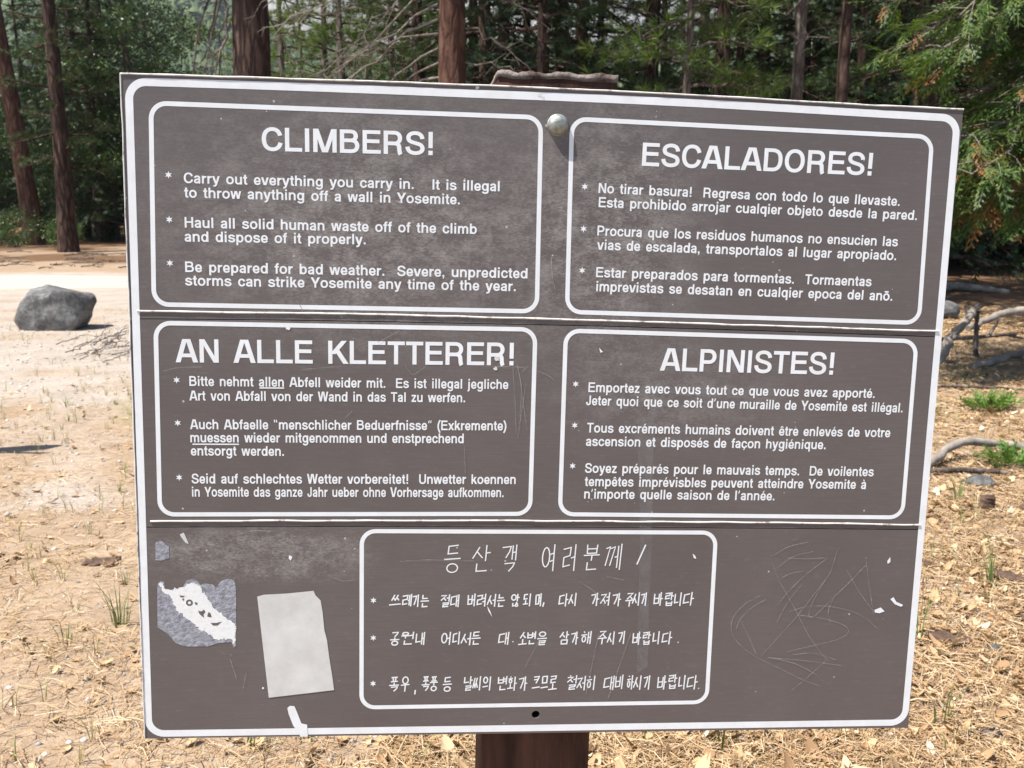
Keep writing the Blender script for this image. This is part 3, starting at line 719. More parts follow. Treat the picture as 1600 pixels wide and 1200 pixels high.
GAP = 1.1
circ_mm = lambda c, r, n=20: [(c[0] + r * math.cos(t), c[1] + r * math.sin(t)) for t in np.linspace(0, 2 * math.pi, n, endpoint=False)]
shift = lambda L, dz: [(x, z + dz) for x, z in L]
ea = lambda L, i, x: [(x, L[i][1])]
upper_o = TOP_EDGE + shift(SEAM_A[::-1], GAP / 2)
middle_o = shift(SEAM_A, -GAP / 2) + shift(SEAM_B[::-1], GAP / 2)
lower_o = shift(SEAM_B, -GAP / 2) + [BOARD[2], BOARD[3]]
panels = {}
panels['upper'] = slab(upper_o, 0, .003).build('upper_panel', M['brown'], sign)
panels['middle'] = slab(middle_o, .00006, .003).build('middle_panel', M['brown'], sign)
panels['lower'] = slab(lower_o, .00003, .003, [circ_mm(HOLE, 5.6)[::-1]]).build('lower_panel', M['brown'], sign)
inset = [(BOARD[0][0] + 1.5, BOARD[0][1] - 2), (BOARD[1][0] - 1.5, BOARD[1][1] - 2), (BOARD[2][0] - 1.5, BOARD[2][1] + 2), (BOARD[3][0] + 1.5, BOARD[3][1] + 2)]
slab(inset, .004, .019, [circ_mm(HOLE, 5.2)[::-1]]).build('backing_board', M['dark_gap'], sign)
PANEL = {'en': 'upper', 'es': 'upper', 'de': 'middle', 'fr': 'middle', 'ko': 'lower'}

ring_round(BORDER, 25, 9.3, BORDER_TOP).build('border_line', M['white'], sign)
for k, Q in BOXES.items():
    ring_round(Q, 21, 5.6).build('text_frame', M['white'], panels[PANEL[k]])
for k, text, a, b, h in LINES:
    text_mesh('text_line', text, a, b, h, H0).build('heading' if text.isupper() else 'text_line', M['white'], panels[PANEL[k]])
for k, pts in STARS.items():
    for (x, z) in pts:
        a = np.arange(12) * math.pi / 6 + math.pi / 2; r_ = np.where(np.arange(12) % 2 == 0, 4.6, 2.0)
        V = np.vstack([[(x, z)], np.stack([x + r_ * np.cos(a), z + r_ * np.sin(a)], 1)]) / 1000
        i = np.arange(12)
        obj('star_bullet', np.stack([V[:, 0], np.full(13, LIFT), V[:, 1] + H0], 1), np.stack([np.zeros(12, int), 1 + i, 1 + (i + 1) % 12], 1), M['white'], panels[PANEL[k]])
for a, b in UNDERLINES:
    hangul_mesh([[a, b]], 1.7, H0).build('underline', M['white'], panels['middle'])
for li, (s, xs, (zt0, zb0), (zt1, zb1)) in enumerate(HANGUL):
    SS = []; last = None
    xa, xb = xs[0][0], xs[-1][1]
    for ch, (x0, x1) in zip(s, xs):
        if last is not None and x0 - last > 7 and li:          # a new word
            hangul_mesh(SS, 1.75, H0).build('written_word', M['white'], panels['lower']); SS = []
        last = x1
        t = ((x0 + x1) / 2 - xa) / (xb - xa); zt = zt0 + (zt1 - zt0) * t; zb = zb0 + (zb1 - zb0) * t
        jx, jz = random.uniform(-.4, .4), random.uniform(-.8, .8)
        for st in syllable(ch):
            SS.append([(x0 + (p[0] + (1 - p[1]) * .10) * (x1 - x0) * .95 + jx, zt + p[1] * (zb - zt) + jz) for p in st])
    hangul_mesh(SS, 1.75 if li else 1.6, H0).build('heading' if li == 0 else 'written_word', M['white'], panels['lower'])
for m in KO_MARKS:
    hangul_mesh([m], 1.9, H0).build('punctuation_mark', M['white'], panels['lower'])

# rolled lips of the sheets, worn down to pale metal
for L, r_, nm in ((BEAD_A, .00115, 'rolled_lip'), (BEAD_B, .00115, 'rolled_lip'), (shift(TOP_EDGE, -.6), .0011, 'top_lip'), ([(BOARD[0][0] + .6, BOARD[0][1]), (-525.0, 0), (BOARD[3][0] + .4, BOARD[3][1])], .0009, 'side_lip')):
    P = np.array(L, float); n = 90
    s = np.linspace(0, 1, n); cs = np.r_[0, np.cumsum(np.linalg.norm(np.diff(P, axis=0), axis=1))]; cs /= cs[-1]
    X = np.interp(s, cs, P[:, 0]); Z = np.interp(s, cs, P[:, 1])
    wob = (fbm(s * 26, s * 0, len(nm) + P[0][1], 3) - .5)
    if nm == 'side_lip': X = X + wob * 1.2
    else: Z = Z + wob * 1.3
    mb = MB(); mb.tube(np.stack([X / 1000, np.full(n, -.0003), Z / 1000 + H0], 1), r_ * (1 + .5 * (fbm(s * 60, s, 4, 2) - .5)), 8)
    mb.build(nm, M['edge'], sign, True)

# bolt head, a dome on a washer
mb = MB()
prof = [(0, -.0092), (.0035, -.0090), (.007, -.0082), (.0098, -.0066), (.0118, -.0044), (.0126, -.0022), (.0128, -.0012), (.0136, -.0011), (.0136, -.0004)]
k = 24; a = np.arange(k) * 2 * math.pi / k
V = np.array([(BOLT[0] / 1000 + r_ * math.cos(t), y, BOLT[1] / 1000 + H0 + r_ * math.sin(t)) for r_, y in prof for t in a])
i = np.arange(len(prof) - 1)[:, None] * k; j = np.arange(k)[None]; j2 = (j + 1) % k
mb.add(V, np.stack([i + j, i + k + j, i + k + j2, i + j2], -1).reshape(-1, 4)[:, ::-1])
mb.build('bolt_head', M['zinc'], sign, True)

# stickers, tape, dabs of paint and scratches
def film(name, outline, lift, mat, parent, holes=()):
    return slab(outline, -lift, -lift + .00004, holes).build(name, mat, parent)
film('blank_sticker', STICKER, .0005, M['paper'], panels['lower'])['label'] = 'blank off-white sticker with a bitten edge'
film('torn_sticker', TORN, .0003, M['residue'], panels['lower'])['label'] = 'grey remains of a torn-off sticker'
def frayed(poly, amp, n=10):
    out = []
    for i_ in range(len(poly)):
        p, q_ = np.array(poly[i_]), np.array(poly[(i_ + 1) % len(poly)])
        for t in range(n):
            f_ = p + (q_ - p) * t / n; out.append(tuple(f_ + rng.normal(0, amp, 2)))
    return out
film('torn_white_band', frayed(TORN_BAND, .95, 7), .00046, M['torn'], panels['lower'])
for bit in TORN_BITS: film('dark_scrap', bit, .0006, M['brown'], panels['lower'])
film('dark_scrap', circ_mm(TORN_RING, 4.4), .0006, M['brown'], panels['lower'], [circ_mm(TORN_RING, 2.1)[::-1]])
film('paint_drip', DRIP, .0006, M['white'], panels['lower'])
film('sticker_ghost', GHOST, .0003, M['residue'], panels['lower'])
film('paint_dab', CHIP, .0004, M['paper'], panels['lower'])
film('tape_strip', TAPES[0], .00013, M['tape'], panels['middle'])
film('tape_strip', TAPES[1], .00012, M['tape'], panels['middle'])
for c_, r_ in (((-101, 426.0), 2.2), ((-23, 420.5), 2.6), ((-19, 417.5), 1.6), ((-68.5, 91), 3.0), ((-70, 78), 2.6), ((-14, 384), 1.8)):      # knocked-off paint
    film('paint_chip', frayed(circ_mm(c_, r_, 7), r_ * .22, 2), .0004, M['edge'], sign)
for p in PATCHES: film('paint_dab', p, .0004, M['white'], panels['lower'])
for k, L in enumerate(SCRATCHES):
    P = np.array(L, float)
    if len(P) > 2:          # smooth the path
        s = np.r_[0, np.cumsum(np.linalg.norm(np.diff(P, axis=0), axis=1))]; u = np.linspace(0, s[-1], 6 * len(P))
        Q = np.stack([np.interp(u, s, P[:, 0]), np.interp(u, s, P[:, 1])], 1)
        for _ in range(6): Q[1:-1] = (Q[:-2] + 2 * Q[1:-1] + Q[2:]) / 4
        P = Q
    V, F = ribbon2d(P / 1000, .0010, .0010)
    par = panels['lower'] if P[:, 1].mean() < -135 else panels['middle'] if P[:, 1].mean() < 133 else panels['upper']
    obj('scratch', np.stack([V[:, 0], np.full(len(V), -.0007 - k * 6e-6), V[:, 1] + H0], 1), F, M['scratch'], par)

# post: rough sawn timber with a splintered top
mb = MB(); nx = 5
pz = np.linspace(-.25, H0 + .4440, 60)
sec = [(-.074, .0205), (-.03, .0202), (.03, .0202), (.076, .0205), (.0765, .09), (.0765, .165), (.03, .1655), (-.03, .1655), (-.0745, .165), (-.0745, .09)]
V = np.array([(x + (fbm(z * 3, x * 9, 2, 2) - .5) * .002, y, z) for z in pz for x, y in sec]); k = len(sec)
i = np.arange(len(pz) - 1)[:, None] * k; j = np.arange(k)[None]; j2 = (j + 1) % k
mb.add(V, np.stack([i + j, i + j2, i + k + j2, i + k + j], -1).reshape(-1, 4))
post = mb.build('post', M['post'], sign)
gx, gy = 30, 12
X, Y = np.meshgrid(np.linspace(-.0755, .0775, gx), np.linspace(.0190, .167, gy), indexing='ij')
Zt = H0 + .4440 + .002 + .007 * fbm(X * 60, Y * 45, 8, 4) + .002 * rng.random(X.shape)
Zb = H0 + .4440 + .0005 - .006 * fbm(X * 45, Y * 30, 12, 3)
ii = np.arange(gx * gy).reshape(gx, gy)
q = lambda s: np.stack([s[:-1, :-1], s[1:, :-1], s[1:, 1:], s[:-1, 1:]], -1).reshape(-1, 4)
V = np.vstack([np.stack([X, Y, Zt], -1).reshape(-1, 3), np.stack([X, Y, Zb], -1).reshape(-1, 3)])
n = gx * gy
def side(r): return np.stack([r[:-1], r[1:], r[1:] + n, r[:-1] + n], 1)
mb = MB(); mb.add(V, np.concatenate([q(ii), q(ii + n)[:, ::-1], side(ii[:, 0])[:, ::-1], side(ii[:, -1]), side(ii[0]), side(ii[-1])[:, ::-1]]))
mb.build('splintered_cap', M['splinter'], post)

# ------------------------------------------------------------------ the ground: one sheet, finer near the sign
def nonuni(n, near, far, p=4):
    u = np.linspace(-1, 1, n); return near * u + (far - near) * np.sign(u) * np.abs(u) ** p
gxs = nonuni(300, 12, 1200, 8)
v = np.linspace(0, 1, 340); gys = -4 + 22 * v + 1600 * v ** 8
GX, GY = np.meshgrid(gxs, gys, indexing='ij')
GZ = ground_z(GX, GY)
n0, n1 = GX.shape
ii = np.arange(n0 * n1).reshape(n0, n1)
ground = obj('ground', np.stack([GX, GY, GZ], -1).reshape(-1, 3), q(ii), None, smooth=True)
tag(ground, kind='structure')


def masks(x, y):
    """what lies on the ground: bare sand, dark forest floor with painted dappled shade, green"""
    wob = (fbm(x * .5, y * .5, 21, 4) - .5)
    wob2 = (fbm(x * 1.9, y * 1.9, 31, 4) - .5)
    left = sstep(-.9, -2.4, x + wob * 1.5)
    sand = left * sstep(7.4, 9.8, y + wob * 3.6 - 1.25 * (x + 3.8)) * sstep(22.3, 21.2, y + wob * 1.2)
    streak = .55 * sstep(.5, .72, fbm(x * .35 + 4, y * 1.3, 41, 3)) * sstep(18.4, 17.4, y)
    sand = sand * (1 - streak)
    patch = left * sstep(.56, .70, fbm(x * .9, y * .9 + 3, 51, 4)) * sstep(9.5, 8, y) * .45
    sand = np.clip(sand + patch, 0, 1)
    near_grey = sstep(.5, .7, fbm(x * 1.3 + 7, y * 1.3, 61, 4)) * sstep(6, 5, y) * .55
    sand = np.clip(sand + near_grey * left, 0, 1)
    duff = sstep(22.5, 27, y + wob * 3) * (.34 + .75 * sstep(.4, .62, fbm(x * .9, y * .45, 71, 3))) + sstep(31, 36, y) * .9  # forest floor; its mottling also paints in shadows of the trees
    duff = duff + sstep(11.5, 14.5, y + wob * 4) * sstep(2.0, 4.5, x + wob * 2) * (.5 + .8 * fbm(x * .7, y * 1.6, 44, 3))  # darker cover on the right, painted to look like dappled tree shade
    green = sstep(.5, .7, fbm(x * .8 + 2, y * .8, 81, 3)) * np.exp(-((x + 2.2) / 1.3) ** 2) * sstep(5.6, 7, y) * sstep(11, 9, y) * .7
    trail = left * sstep(17.9, 18.7, y + wob * 1.6) * sstep(21.3, 20.5, y + wob * 1.2)
    return sand, np.clip(duff, 0, 1), green, trail


ms = masks(GX, GY)
for nm, mk in zip(('sand', 'duff', 'green', 'trail'), ms):
    at_ = ground.data.attributes.new(nm, 'FLOAT', 'POINT')
    at_.data.foreach_set('value', np.ascontiguousarray(mk.ravel(), dtype=np.float32))
nt = NT('forest_ground')
pos = nt.t.nodes.new('ShaderNodeNewGeometry').outputs['Position']
def attr(nm):
    a_ = nt.t.nodes.new('ShaderNodeAttribute'); a_.attribute_name = nm; return a_.outputs['Fac']
f1 = nt.noise(pos, 2.1, 5, .65); f2 = nt.noise(pos, 26, 4, .7); f3 = nt.noise(pos, 120, 2, .7)
mp = nt.n('ShaderNodeMapping'); mp.inputs['Scale'].default_value = (1, 3, 1); nt.l(pos, mp.inputs['Vector'])
f4 = nt.noise(mp.outputs[0], 9, 4, .75)
f5 = nt.noise(mp.outputs[0], 1.3, 4, .7)
mp2 = nt.n('ShaderNodeMapping'); mp2.inputs['Scale'].default_value = (1, .3, 1); nt.l(pos, mp2.inputs['Vector'])
f6 = nt.noise(mp2.outputs[0], 2.4, 4, .75)
mixf = nt.math('ADD', nt.math('ADD', nt.math('MULTIPLY', f2, .32), nt.math('MULTIPLY', f4, .24)), nt.math('ADD', nt.math('MULTIPLY', f5, .20), nt.math('MULTIPLY', f6, .24)))
litter = nt.ramp(mixf, [(.3, (.18, .122, .08)), (.45, (.29, .208, .14)), (.58, (.385, .287, .20)), (.72, (.48, .39, .295))])
sandc = nt.ramp(nt.math('ADD', nt.math('MULTIPLY', f1, .5), nt.math('MULTIPLY', f2, .5)), [(.32, (.275, .228, .188)), (.5, (.375, .318, .268)), (.68, (.455, .40, .348))])
duff_shade_col = nt.ramp(mixf, [(.3, (.075, .042, .026)), (.52, (.15, .088, .05)), (.72, (.27, .165, .095))])  # colour of the forest floor and of the shade painted into it
greenc = nt.ramp(mixf, [(.3, (.15, .135, .05)), (.7, (.32, .28, .12))])
sharp = lambda a_: nt.ramp(nt.math('ADD', a_, nt.math('MULTIPLY', nt.math('SUBTRACT', mixf, .5), .9)), [(.3, (0, 0, 0)), (.7, (1, 1, 1))])
c = nt.mix(sharp(attr('sand')), litter, sandc)
c = nt.mix(nt.math('MULTIPLY', sharp(attr('trail')), .75), c, (.47, .425, .38))
c = nt.mix(nt.math('MULTIPLY', sharp(attr('green')), .7), c, greenc)
c = nt.mix(sharp(attr('duff')), c, duff_shade_col)
nt.col(c); nt.rough(.95, .1)
nt.bump(nt.math('ADD', f2, nt.math('MULTIPLY', f3, .4)), .7, .02)
ground.data.materials.append(nt.m)

# far terrain: wooded slope and pale granite wall beyond it
hx = np.linspace(-1580, 1500, 150); hy = np.linspace(450, 1500, 70)
HX, HY = np.meshgrid(hx, hy, indexing='ij')
def hill_z(x, y):
    az_ = x / np.maximum(y, 1)
    top_ = .125 + .14 * sstep(-.20, -.33, az_) + .06 * sstep(.1, .3, az_)
    return ground_z(x, y) - 3.0 + sstep(430, 1300, y + 120 * (fbm(x * .003, y * .003, 5, 2) - .5)) * 1300 * top_ * (.85 + .3 * fbm(x * .004, y * .004, 15, 3))
ii = np.arange(HX.size).reshape(HX.shape)
tag(obj('wooded_hill', np.stack([HX, HY, hill_z(HX, HY)], -1).reshape(-1, 3), q(ii), M['hill'], smooth=True), kind='structure')
cx = np.linspace(-1500, 1700, 160); cz = np.linspace(0, 1, 60)
CX, CZ = np.meshgrid(cx, cz, indexing='ij')
CY = 1850 - 170 * (1 - CZ) + 130 * (fbm(CX * .004, CZ * 3, 7, 5) - .5) + 35 * (fbm(CX * .03, CZ * 5, 17, 3) - .5)
CH = CZ * (560 + 260 * fbm(CX * .002, CX * 0, 27, 3))
ii = np.arange(CX.size).reshape(CX.shape)
tag(obj('granite_cliff', np.stack([CX, CY, CH], -1).reshape(-1, 3), q(ii), M['cliff'], smooth=True), kind='structure')
# trees on the slope, far too many to count
mb = MB(); N = 46000
Y = rng.uniform(480, 1400, N); X = rng.uniform(-1.0, .75, N) * Y; Zh = hill_z(X, Y); Hh = rng.uniform(5, 14, N) * (1 + .5 * fbm(X * .05, Y * .05, 3, 2)); Rr = Hh * rng.uniform(.22, .42, N)
k = 5
for tier in range(2):
    z0 = Zh + Hh * (.05 + .28 * tier); z1 = Zh + Hh * (.5 + .25 * tier); rad = Rr * (1 - .27 * tier)
    a = np.arange(k) * 2 * np.pi / k + tier
    jit = rng.uniform(.6, 1.3, (N, k)); V = np.zeros((N, k + 1, 3))
    V[:, :k, 0] = X[:, None] + rad[:, None] * jit * np.cos(a); V[:, :k, 1] = Y[:, None] + rad[:, None] * jit * np.sin(a)
    V[:, :k, 2] = z0[:, None] + rng.uniform(-.1, .1, (N, k)) * Hh[:, None]
    V[:, k] = np.stack([X + rng.normal(0, .2, N), Y, z1], 1)
    j = np.arange(k); f = np.stack([j, (j + 1) % k, np.full(k, k)], 1)
    mb.add(V.reshape(-1, 3), (f[None] + (np.arange(N) * (k + 1))[:, None, None]).reshape(-1, 3))
tag(mb.build('distant_forest', M['far_tree']), 'distant green conifer forest covering the hillside', 'forest', kind='stuff')


# ------------------------------------------------------------------ trees
def unit(a): return a / (np.linalg.norm(a, axis=-1, keepdims=True) + 1e-9)


def needles(P, D, n, length, width, spread, g):
    """tufts of needles: n thin triangles fanned round each direction D at each point P"""
    N = len(P)
    d = unit(D[:, None] + g.normal(0, spread, (N, n, 3))); s = unit(np.cross(d, g.normal(0, 1, (N, n, 3)))) * (width / 2)
    ln = length * g.uniform(.7, 1.15, (N, n, 1))
    base = P[:, None] + d * .01
    V = np.stack([base - s, base + s, base + d * ln], 2).reshape(-1, 3)
    return V, np.arange(len(V)).reshape(-1, 3)


def leaves(P, D, n, size, spread, g, droop=.2):
    """clusters of folded diamond leaves"""
    N = len(P)
    c = P[:, None] + g.normal(0, spread, (N, n, 3))
    d = unit(D[:, None] * .5 + g.normal(0, 1, (N, n, 3)) - np.array([0, 0, droop])); s = unit(np.cross(d, g.normal(0, 1, (N, n, 3))))
    nn = np.cross(d, s); L = size * g.uniform(.6, 1.25, (N, n, 1))
    V = np.stack([c, c + d * L * .5 + s * L * .32 + nn * L * .08, c + d * L, c + d * L * .5 - s * L * .32 + nn * L * .08], 2).reshape(-1, 3)
    return V, np.arange(len(V)).reshape(-1, 4)


def frond_template(n=7, sub=2, an=.62, w=1.0):
    """flat feathery spray in the xy plane, one unit long along x"""
    quads = []
    def strip(p, d, L, w):
        d = np.array(d) / np.hypot(*d); s = np.array((-d[1], d[0])) * w / 2; p = np.array(p)
        quads.append([(*(p - s * .6), 0), (*(p + d * L * .6 - s), 0), (*(p + d * L), 0), (*(p + d * L * .6 + s), 0)])
    strip((0, 0), (1, 0), 1.0, .045 * w)
    for k in range(n):
        t = .12 + .8 * k / n; side_ = 1 if k % 2 else -1; L = .44 * (1 - t * .62)
        d = (math.cos(an), side_ * math.sin(an))
        strip((t, 0), d, L, .05 * w)
        for m in range(sub):
            u = .25 + .7 * m / sub; s2 = 1 if m % 2 else -1; a = side_ * an + s2 * .5
            strip((t + d[0] * L * u, d[1] * L * u), (math.cos(a), math.sin(a)), L * .46 * (1 - u * .4), .042 * w)
    V = np.array(quads).reshape(-1, 3)
    V[:, 2] = -.10 * V[:, 0] ** 2 - .25 * V[:, 1] ** 2
    return V


FROND = frond_template(); FROND_S = frond_template(6, 0, .7, 2.0)


def fronds(P, D, size, g, T=FROND, flat=.35):
    N = len(P); d = unit(D); up = unit(np.array([0, 0, 1.0]) + g.normal(0, flat, (N, 3)))
    s = unit(np.cross(up, d)); u = np.cross(d, s)
    L = size * g.uniform(.6, 1.2, (N, 1, 1))
    V = P[:, None] + (T[None, :, :1] * d[:, None] + T[None, :, 1:2] * s[:, None] + T[None, :, 2:] * u[:, None]) * L
    V = V.reshape(-1, 3)
    return V, np.arange(len(V)).reshape(-1, 4)


def trunk_mesh(name, H, r0, mat, g, lean=(0, 0), k=20, rings=46, ridge=.08, flare=.35):
    z = np.linspace(0, 1, rings) ** 1.25; a = np.arange(k) * 2 * np.pi / k
    rad = r0 * (1 - .88 * z ** .9) * (1 + flare * np.exp(-z * H / (r0 * 2.2)))
    cxx = lean[0] * z * H + .10 * np.sin(z * 7 + g.uniform(0, 6)) * z; cyy = lean[1] * z * H + .10 * np.sin(z * 6 + g.uniform(0, 6)) * z
    nz = fbm(a[None] * 3.2 + 0 * z[:, None], z[:, None] * H * .9 + 0 * a[None], float(g.uniform(0, 50)), 3) - .5
    rr = rad[:, None] * (1 + ridge * 2 * nz)
    V = np.stack([cxx[:, None] + rr * np.cos(a), cyy[:, None] + rr * np.sin(a), (z * H)[:, None] - .25 + 0 * rr], -1)
    i = np.arange(rings - 1)[:, None] * k; j = np.arange(k)[None]; j2 = (j + 1) % k
    mb = MB(); mb.add(V.reshape(-1, 3), np.stack([i + j, i + j2, i + k + j2, i + k + j], -1).reshape(-1, 4))
    axis = lambda zz: np.array([np.interp(zz, z * H, cxx), np.interp(zz, z * H, cyy), zz])
    radius = lambda zz: float(np.interp(zz, z * H, rad))
    return mb, axis, radius


def limb_curve(p0, az, L, rise, droop, n=7):
    t = np.linspace(0, 1, n)
    return np.stack([p0[0] + np.cos(az) * L * t, p0[1] + np.sin(az) * L * t, p0[2] + L * (rise * t - droop * t * t)], 1)


def make_tree(name, kind, H, r0, seed, bark, leafmat, z0=2.0, spread=2.6, nl=60, lean=(0, 0), dens=1.0, wide_low=False):
    """trunk with living limbs, and a crown of needles, sprays or leaves"""
    g = np.random.default_rng(seed)
    root = empty(name)
    mb, axis, radius = trunk_mesh('trunk', H, r0, None, g, lean)
    C = MB(); tips = []; dirs = []
    for k in range(nl):
        f = (k + g.uniform(0, 1)) / nl; z = z0 + (H * .97 - z0) * f
        if kind == 'oak':
            L = spread * (.5 + .6 * math.sin(math.pi * min(1, f * .9 + .15))) * g.uniform(.5, 1.1); rise, droop = g.uniform(.1, .9), g.uniform(0, .5)
        elif kind == 'fir':
            L = spread * (1 - f * .86) * g.uniform(.7, 1.1); rise, droop = g.uniform(-.1, .15), g.uniform(.15, .5)
        else:
            L = spread * (1 - f * .68) * g.uniform(.55, 1.1) * (1 if wide_low or f > .12 else .75); rise, droop = g.uniform(-.1, .35), g.uniform(-.1, .35)
        az = k * 2.4 + g.uniform(-.5, .5)
        P = limb_curve(axis(z), az, L, rise, droop)
        P[1:-1] += g.normal(0, .04 * L / 2.5, P[1:-1].shape)
        rl = max(.012, min(.3 * radius(z) + .008, .05 * L / 2.5 + .01))
        mb.tube(P, np.linspace(rl, .006, len(P)), 5, False)
        nsub = max(3, int(L * (4.4 if kind != 'oak' else 3.8) * dens))
        for s_ in range(nsub):
            t = .25 + .75 * (s_ + g.uniform(0, 1)) / nsub; q_ = np.array([np.interp(t * 6, np.arange(7), P[:, c_]) for c_ in range(3)])
            az2 = az + g.choice([-1, 1]) * g.uniform(.5, 1.2) * (1 - .4 * t); l2 = (.3 + .55 * L / 2.6 * (1 - t * .6)) * g.uniform(.6, 1.2)
            rs = g.uniform(-.25, .3) if kind != 'fir' else g.uniform(-.4, .05)
            e = q_ + np.array([np.cos(az2), np.sin(az2), rs]) * l2
            mb.tube(np.stack([q_, (q_ + e) / 2 + g.normal(0, .03, 3), e]), [.008, .006, .004], 3, False)
            m = max(2, int(l2 / .13))
            for u in np.linspace(.3, 1, m):
                tips.append(q_ + (e - q_) * u + g.normal(0, .03, 3)); dirs.append(unit(e - q_) * .8 + g.normal(0, .25, 3) + (np.array([0, 0, .35]) if kind == 'pine' else 0))
    P = np.array(tips); D = np.array(dirs)
    if kind == 'pine': C.add(*needles(P, D, 26, .20, .0115, .6, g))
    elif kind == 'fir':
        C.add(*fronds(P, D + np.array([0, 0, -.15]), .34, g, FROND_S, .5))
        C.add(*fronds(P + g.normal(0, .08, P.shape), D + g.normal(0, .6, D.shape), .26, g, FROND_S, .6))
    else: C.add(*leaves(P, D, 11, .10, .15, g))
    mb.build('trunk', bark, root, True); C.build('crown', leafmat, root)
    return root


def place(o, x, y, rz=0.0, s=1.0, label=None, cat='tree', group=None):
    o.location = (x, y, gz(x, y)); o.rotation_euler = (0, 0, rz); o.scale = (s, s, s)
    return tag(o, label, cat, group)


at_px = lambda px, Y: (px - 800) / 1600 * Y * 1.0

# the trees one can tell apart
t = make_tree('pine_tree', 'pine', 22, .31, 11, M['bark_red'], M['pine'], 7.5, 2.6, 46, lean=(-.092, 0))
place(t, -15.1, 32.8, 0, 1, 'leaning red-barked pine with a bare trunk beyond the boulder')
t = make_tree('pine_tree', 'pine', 19, .26, 12, M['bark_pine'], M['pine'], 2.3, 1.75, 70, wide_low=True)
place(t, -12.55, 29.2, .6, 1, 'upright pine with low needle branches beside the leaning red-barked pine')
tC = make_tree('pine_tree', 'pine', 22, .37, 13, M['bark_pine'], M['pine'], 6.2, 4.6, 84)
place(tC, at_px(409, 17.5), 17.5, 0, 1, 'thick dark pine trunk with crooked dead stems beside it, behind the sign')
tD = make_tree('pine_tree', 'pine', 19, .235, 14, M['bark_red'], M['pine'], 7.5, 3.4, 74)
place(tD, at_px(710, 14.5), 14.5, 0, 1, 'reddish pine trunk with a fan of dead twiggy limbs behind the sign')
tE = make_tree('pine_tree', 'pine', 15, .11, 15, M['bark_grey'], M['pine'], 5.2, 2.6, 60, lean=(.006, 0))
place(tE, at_px(1229, 15.5), 15.5, 0, 1, 'slender grey pine trunk nearer the thick dark pine, of the pair by the cedar')
tF = make_tree('pine_tree', 'pine', 14, .098, 16, M['bark_pine'], M['pine'], 4.8, 3.0, 66)
place(tF, at_px(1300, 13.6), 13.6, 0, 1, 'slender brown pine trunk nearer the cedar, of the pair beside it')
tP = make_tree('pine_tree', 'pine', 9, .09, 17, M['bark_grey'], M['pine_light'], 1.9, 1.55, 64, wide_low=True, dens=1.3)
place(tP, at_px(1062, 14.6), 14.6, 1.0, 1, 'young pine with bright yellow-green needle tufts behind the top edge of the sign')

# dead limbs of the two pines: each one a part of its tree
def dead_limb(root, p0, p1, r0, seed, sag=.15, twigs=7, mat='twig', tw=.5):
    g = np.random.default_rng(seed); p0 = np.array(p0, float); p1 = np.array(p1, float); t = np.linspace(0, 1, 9)[:, None]
    P = p0 + (p1 - p0) * t + np.array([0, 0, sag]) * np.sin(t * np.pi) + g.normal(0, .035, (9, 3)) * (t > 0)
    mb = MB(); mb.tube(P, np.linspace(r0, r0 * .3, 9), 6)
    for k in range(twigs):
        u = g.uniform(.2, 1); b = np.array([np.interp(u * 8, np.arange(9), P[:, c_]) for c_ in range(3)])
        d = unit((p1 - p0) * .7 + g.normal(0, .55, 3) * np.linalg.norm(p1 - p0)); L = tw * g.uniform(.4, 1.1)
        e = b + d * L; m_ = (b + e) / 2 + g.normal(0, .05, 3)
        mb.tube(np.stack([b, m_, e]), [r0 * .35, r0 * .26, r0 * .12], 4, False)
        for _ in range(2):
            f = b + (e - b) * g.uniform(.3, .9); mb.tube(np.stack([f, f + unit(d + g.normal(0, .6, 3)) * L * .45]), [r0 * .2, r0 * .1], 3, False)
    return mb.build('dead_limb', M[mat], root, True)
for k, (a0, b0) in enumerate([((-.3, 0, 5.9), (-.85, -.1, 3.2)), ((-.3, .1, 6.2), (-1.05, -.3, 3.0)), ((-.3, -.1, 5.6), (-.72, .2, 3.1)), ((-.32, -.2, 5.2), (-1.0, .1, 3.5)),
                              ((-.3, -.2, 4.6), (-.6, -.5, 3.1)), ((.3, 0, 4.5), (1.15, -.3, 3.3)), ((-.3, -.1, 4.4), (-.95, -.2, 3.2)), ((.3, -.1, 6.0), (.75, .2, 4.1))]):
    dead_limb(tC, a0, b0, .024 if k < 5 else .02, 100 + k, -.1, 6, 'bark_grey' if k % 2 else 'twig', .4)
for k in range(17):
    g = np.random.default_rng(200 + k)
    z = 3.2 + .19 * k; L = g.uniform(1.0, 2.3)
    dead_limb(tD, (-.18, -.05, z), (-.2 - L, g.uniform(-.5, .3), z - L * g.uniform(.3, .9)), .017, 220 + k, .12, 10, 'deadwood' if k % 4 == 0 else 'twig', .55)
for k in range(4):
    g = np.random.default_rng(260 + k); z = 3.4 + .5 * k
    dead_limb(tD, (.18, -.05, z), (.2 + g.uniform(.5, 1.2), g.uniform(-.4, .2), z - .1 - g.uniform(0, .5)), .014, 270 + k, .1, 6, 'twig', .4)
for k in range(7):
    g = np.random.default_rng(290 + k); tr_ = (tE, tF)[k % 2]; z = 3.2 + .33 * k; s_ = g.choice([-1, 1])
    dead_limb(tr_, (.1 * s_, 0, z), ((.1 + g.uniform(.4, .9)) * s_, -.3, z + g.uniform(-.6, .1)), .010, 300 + k, .08, 6, 'twig', .35)

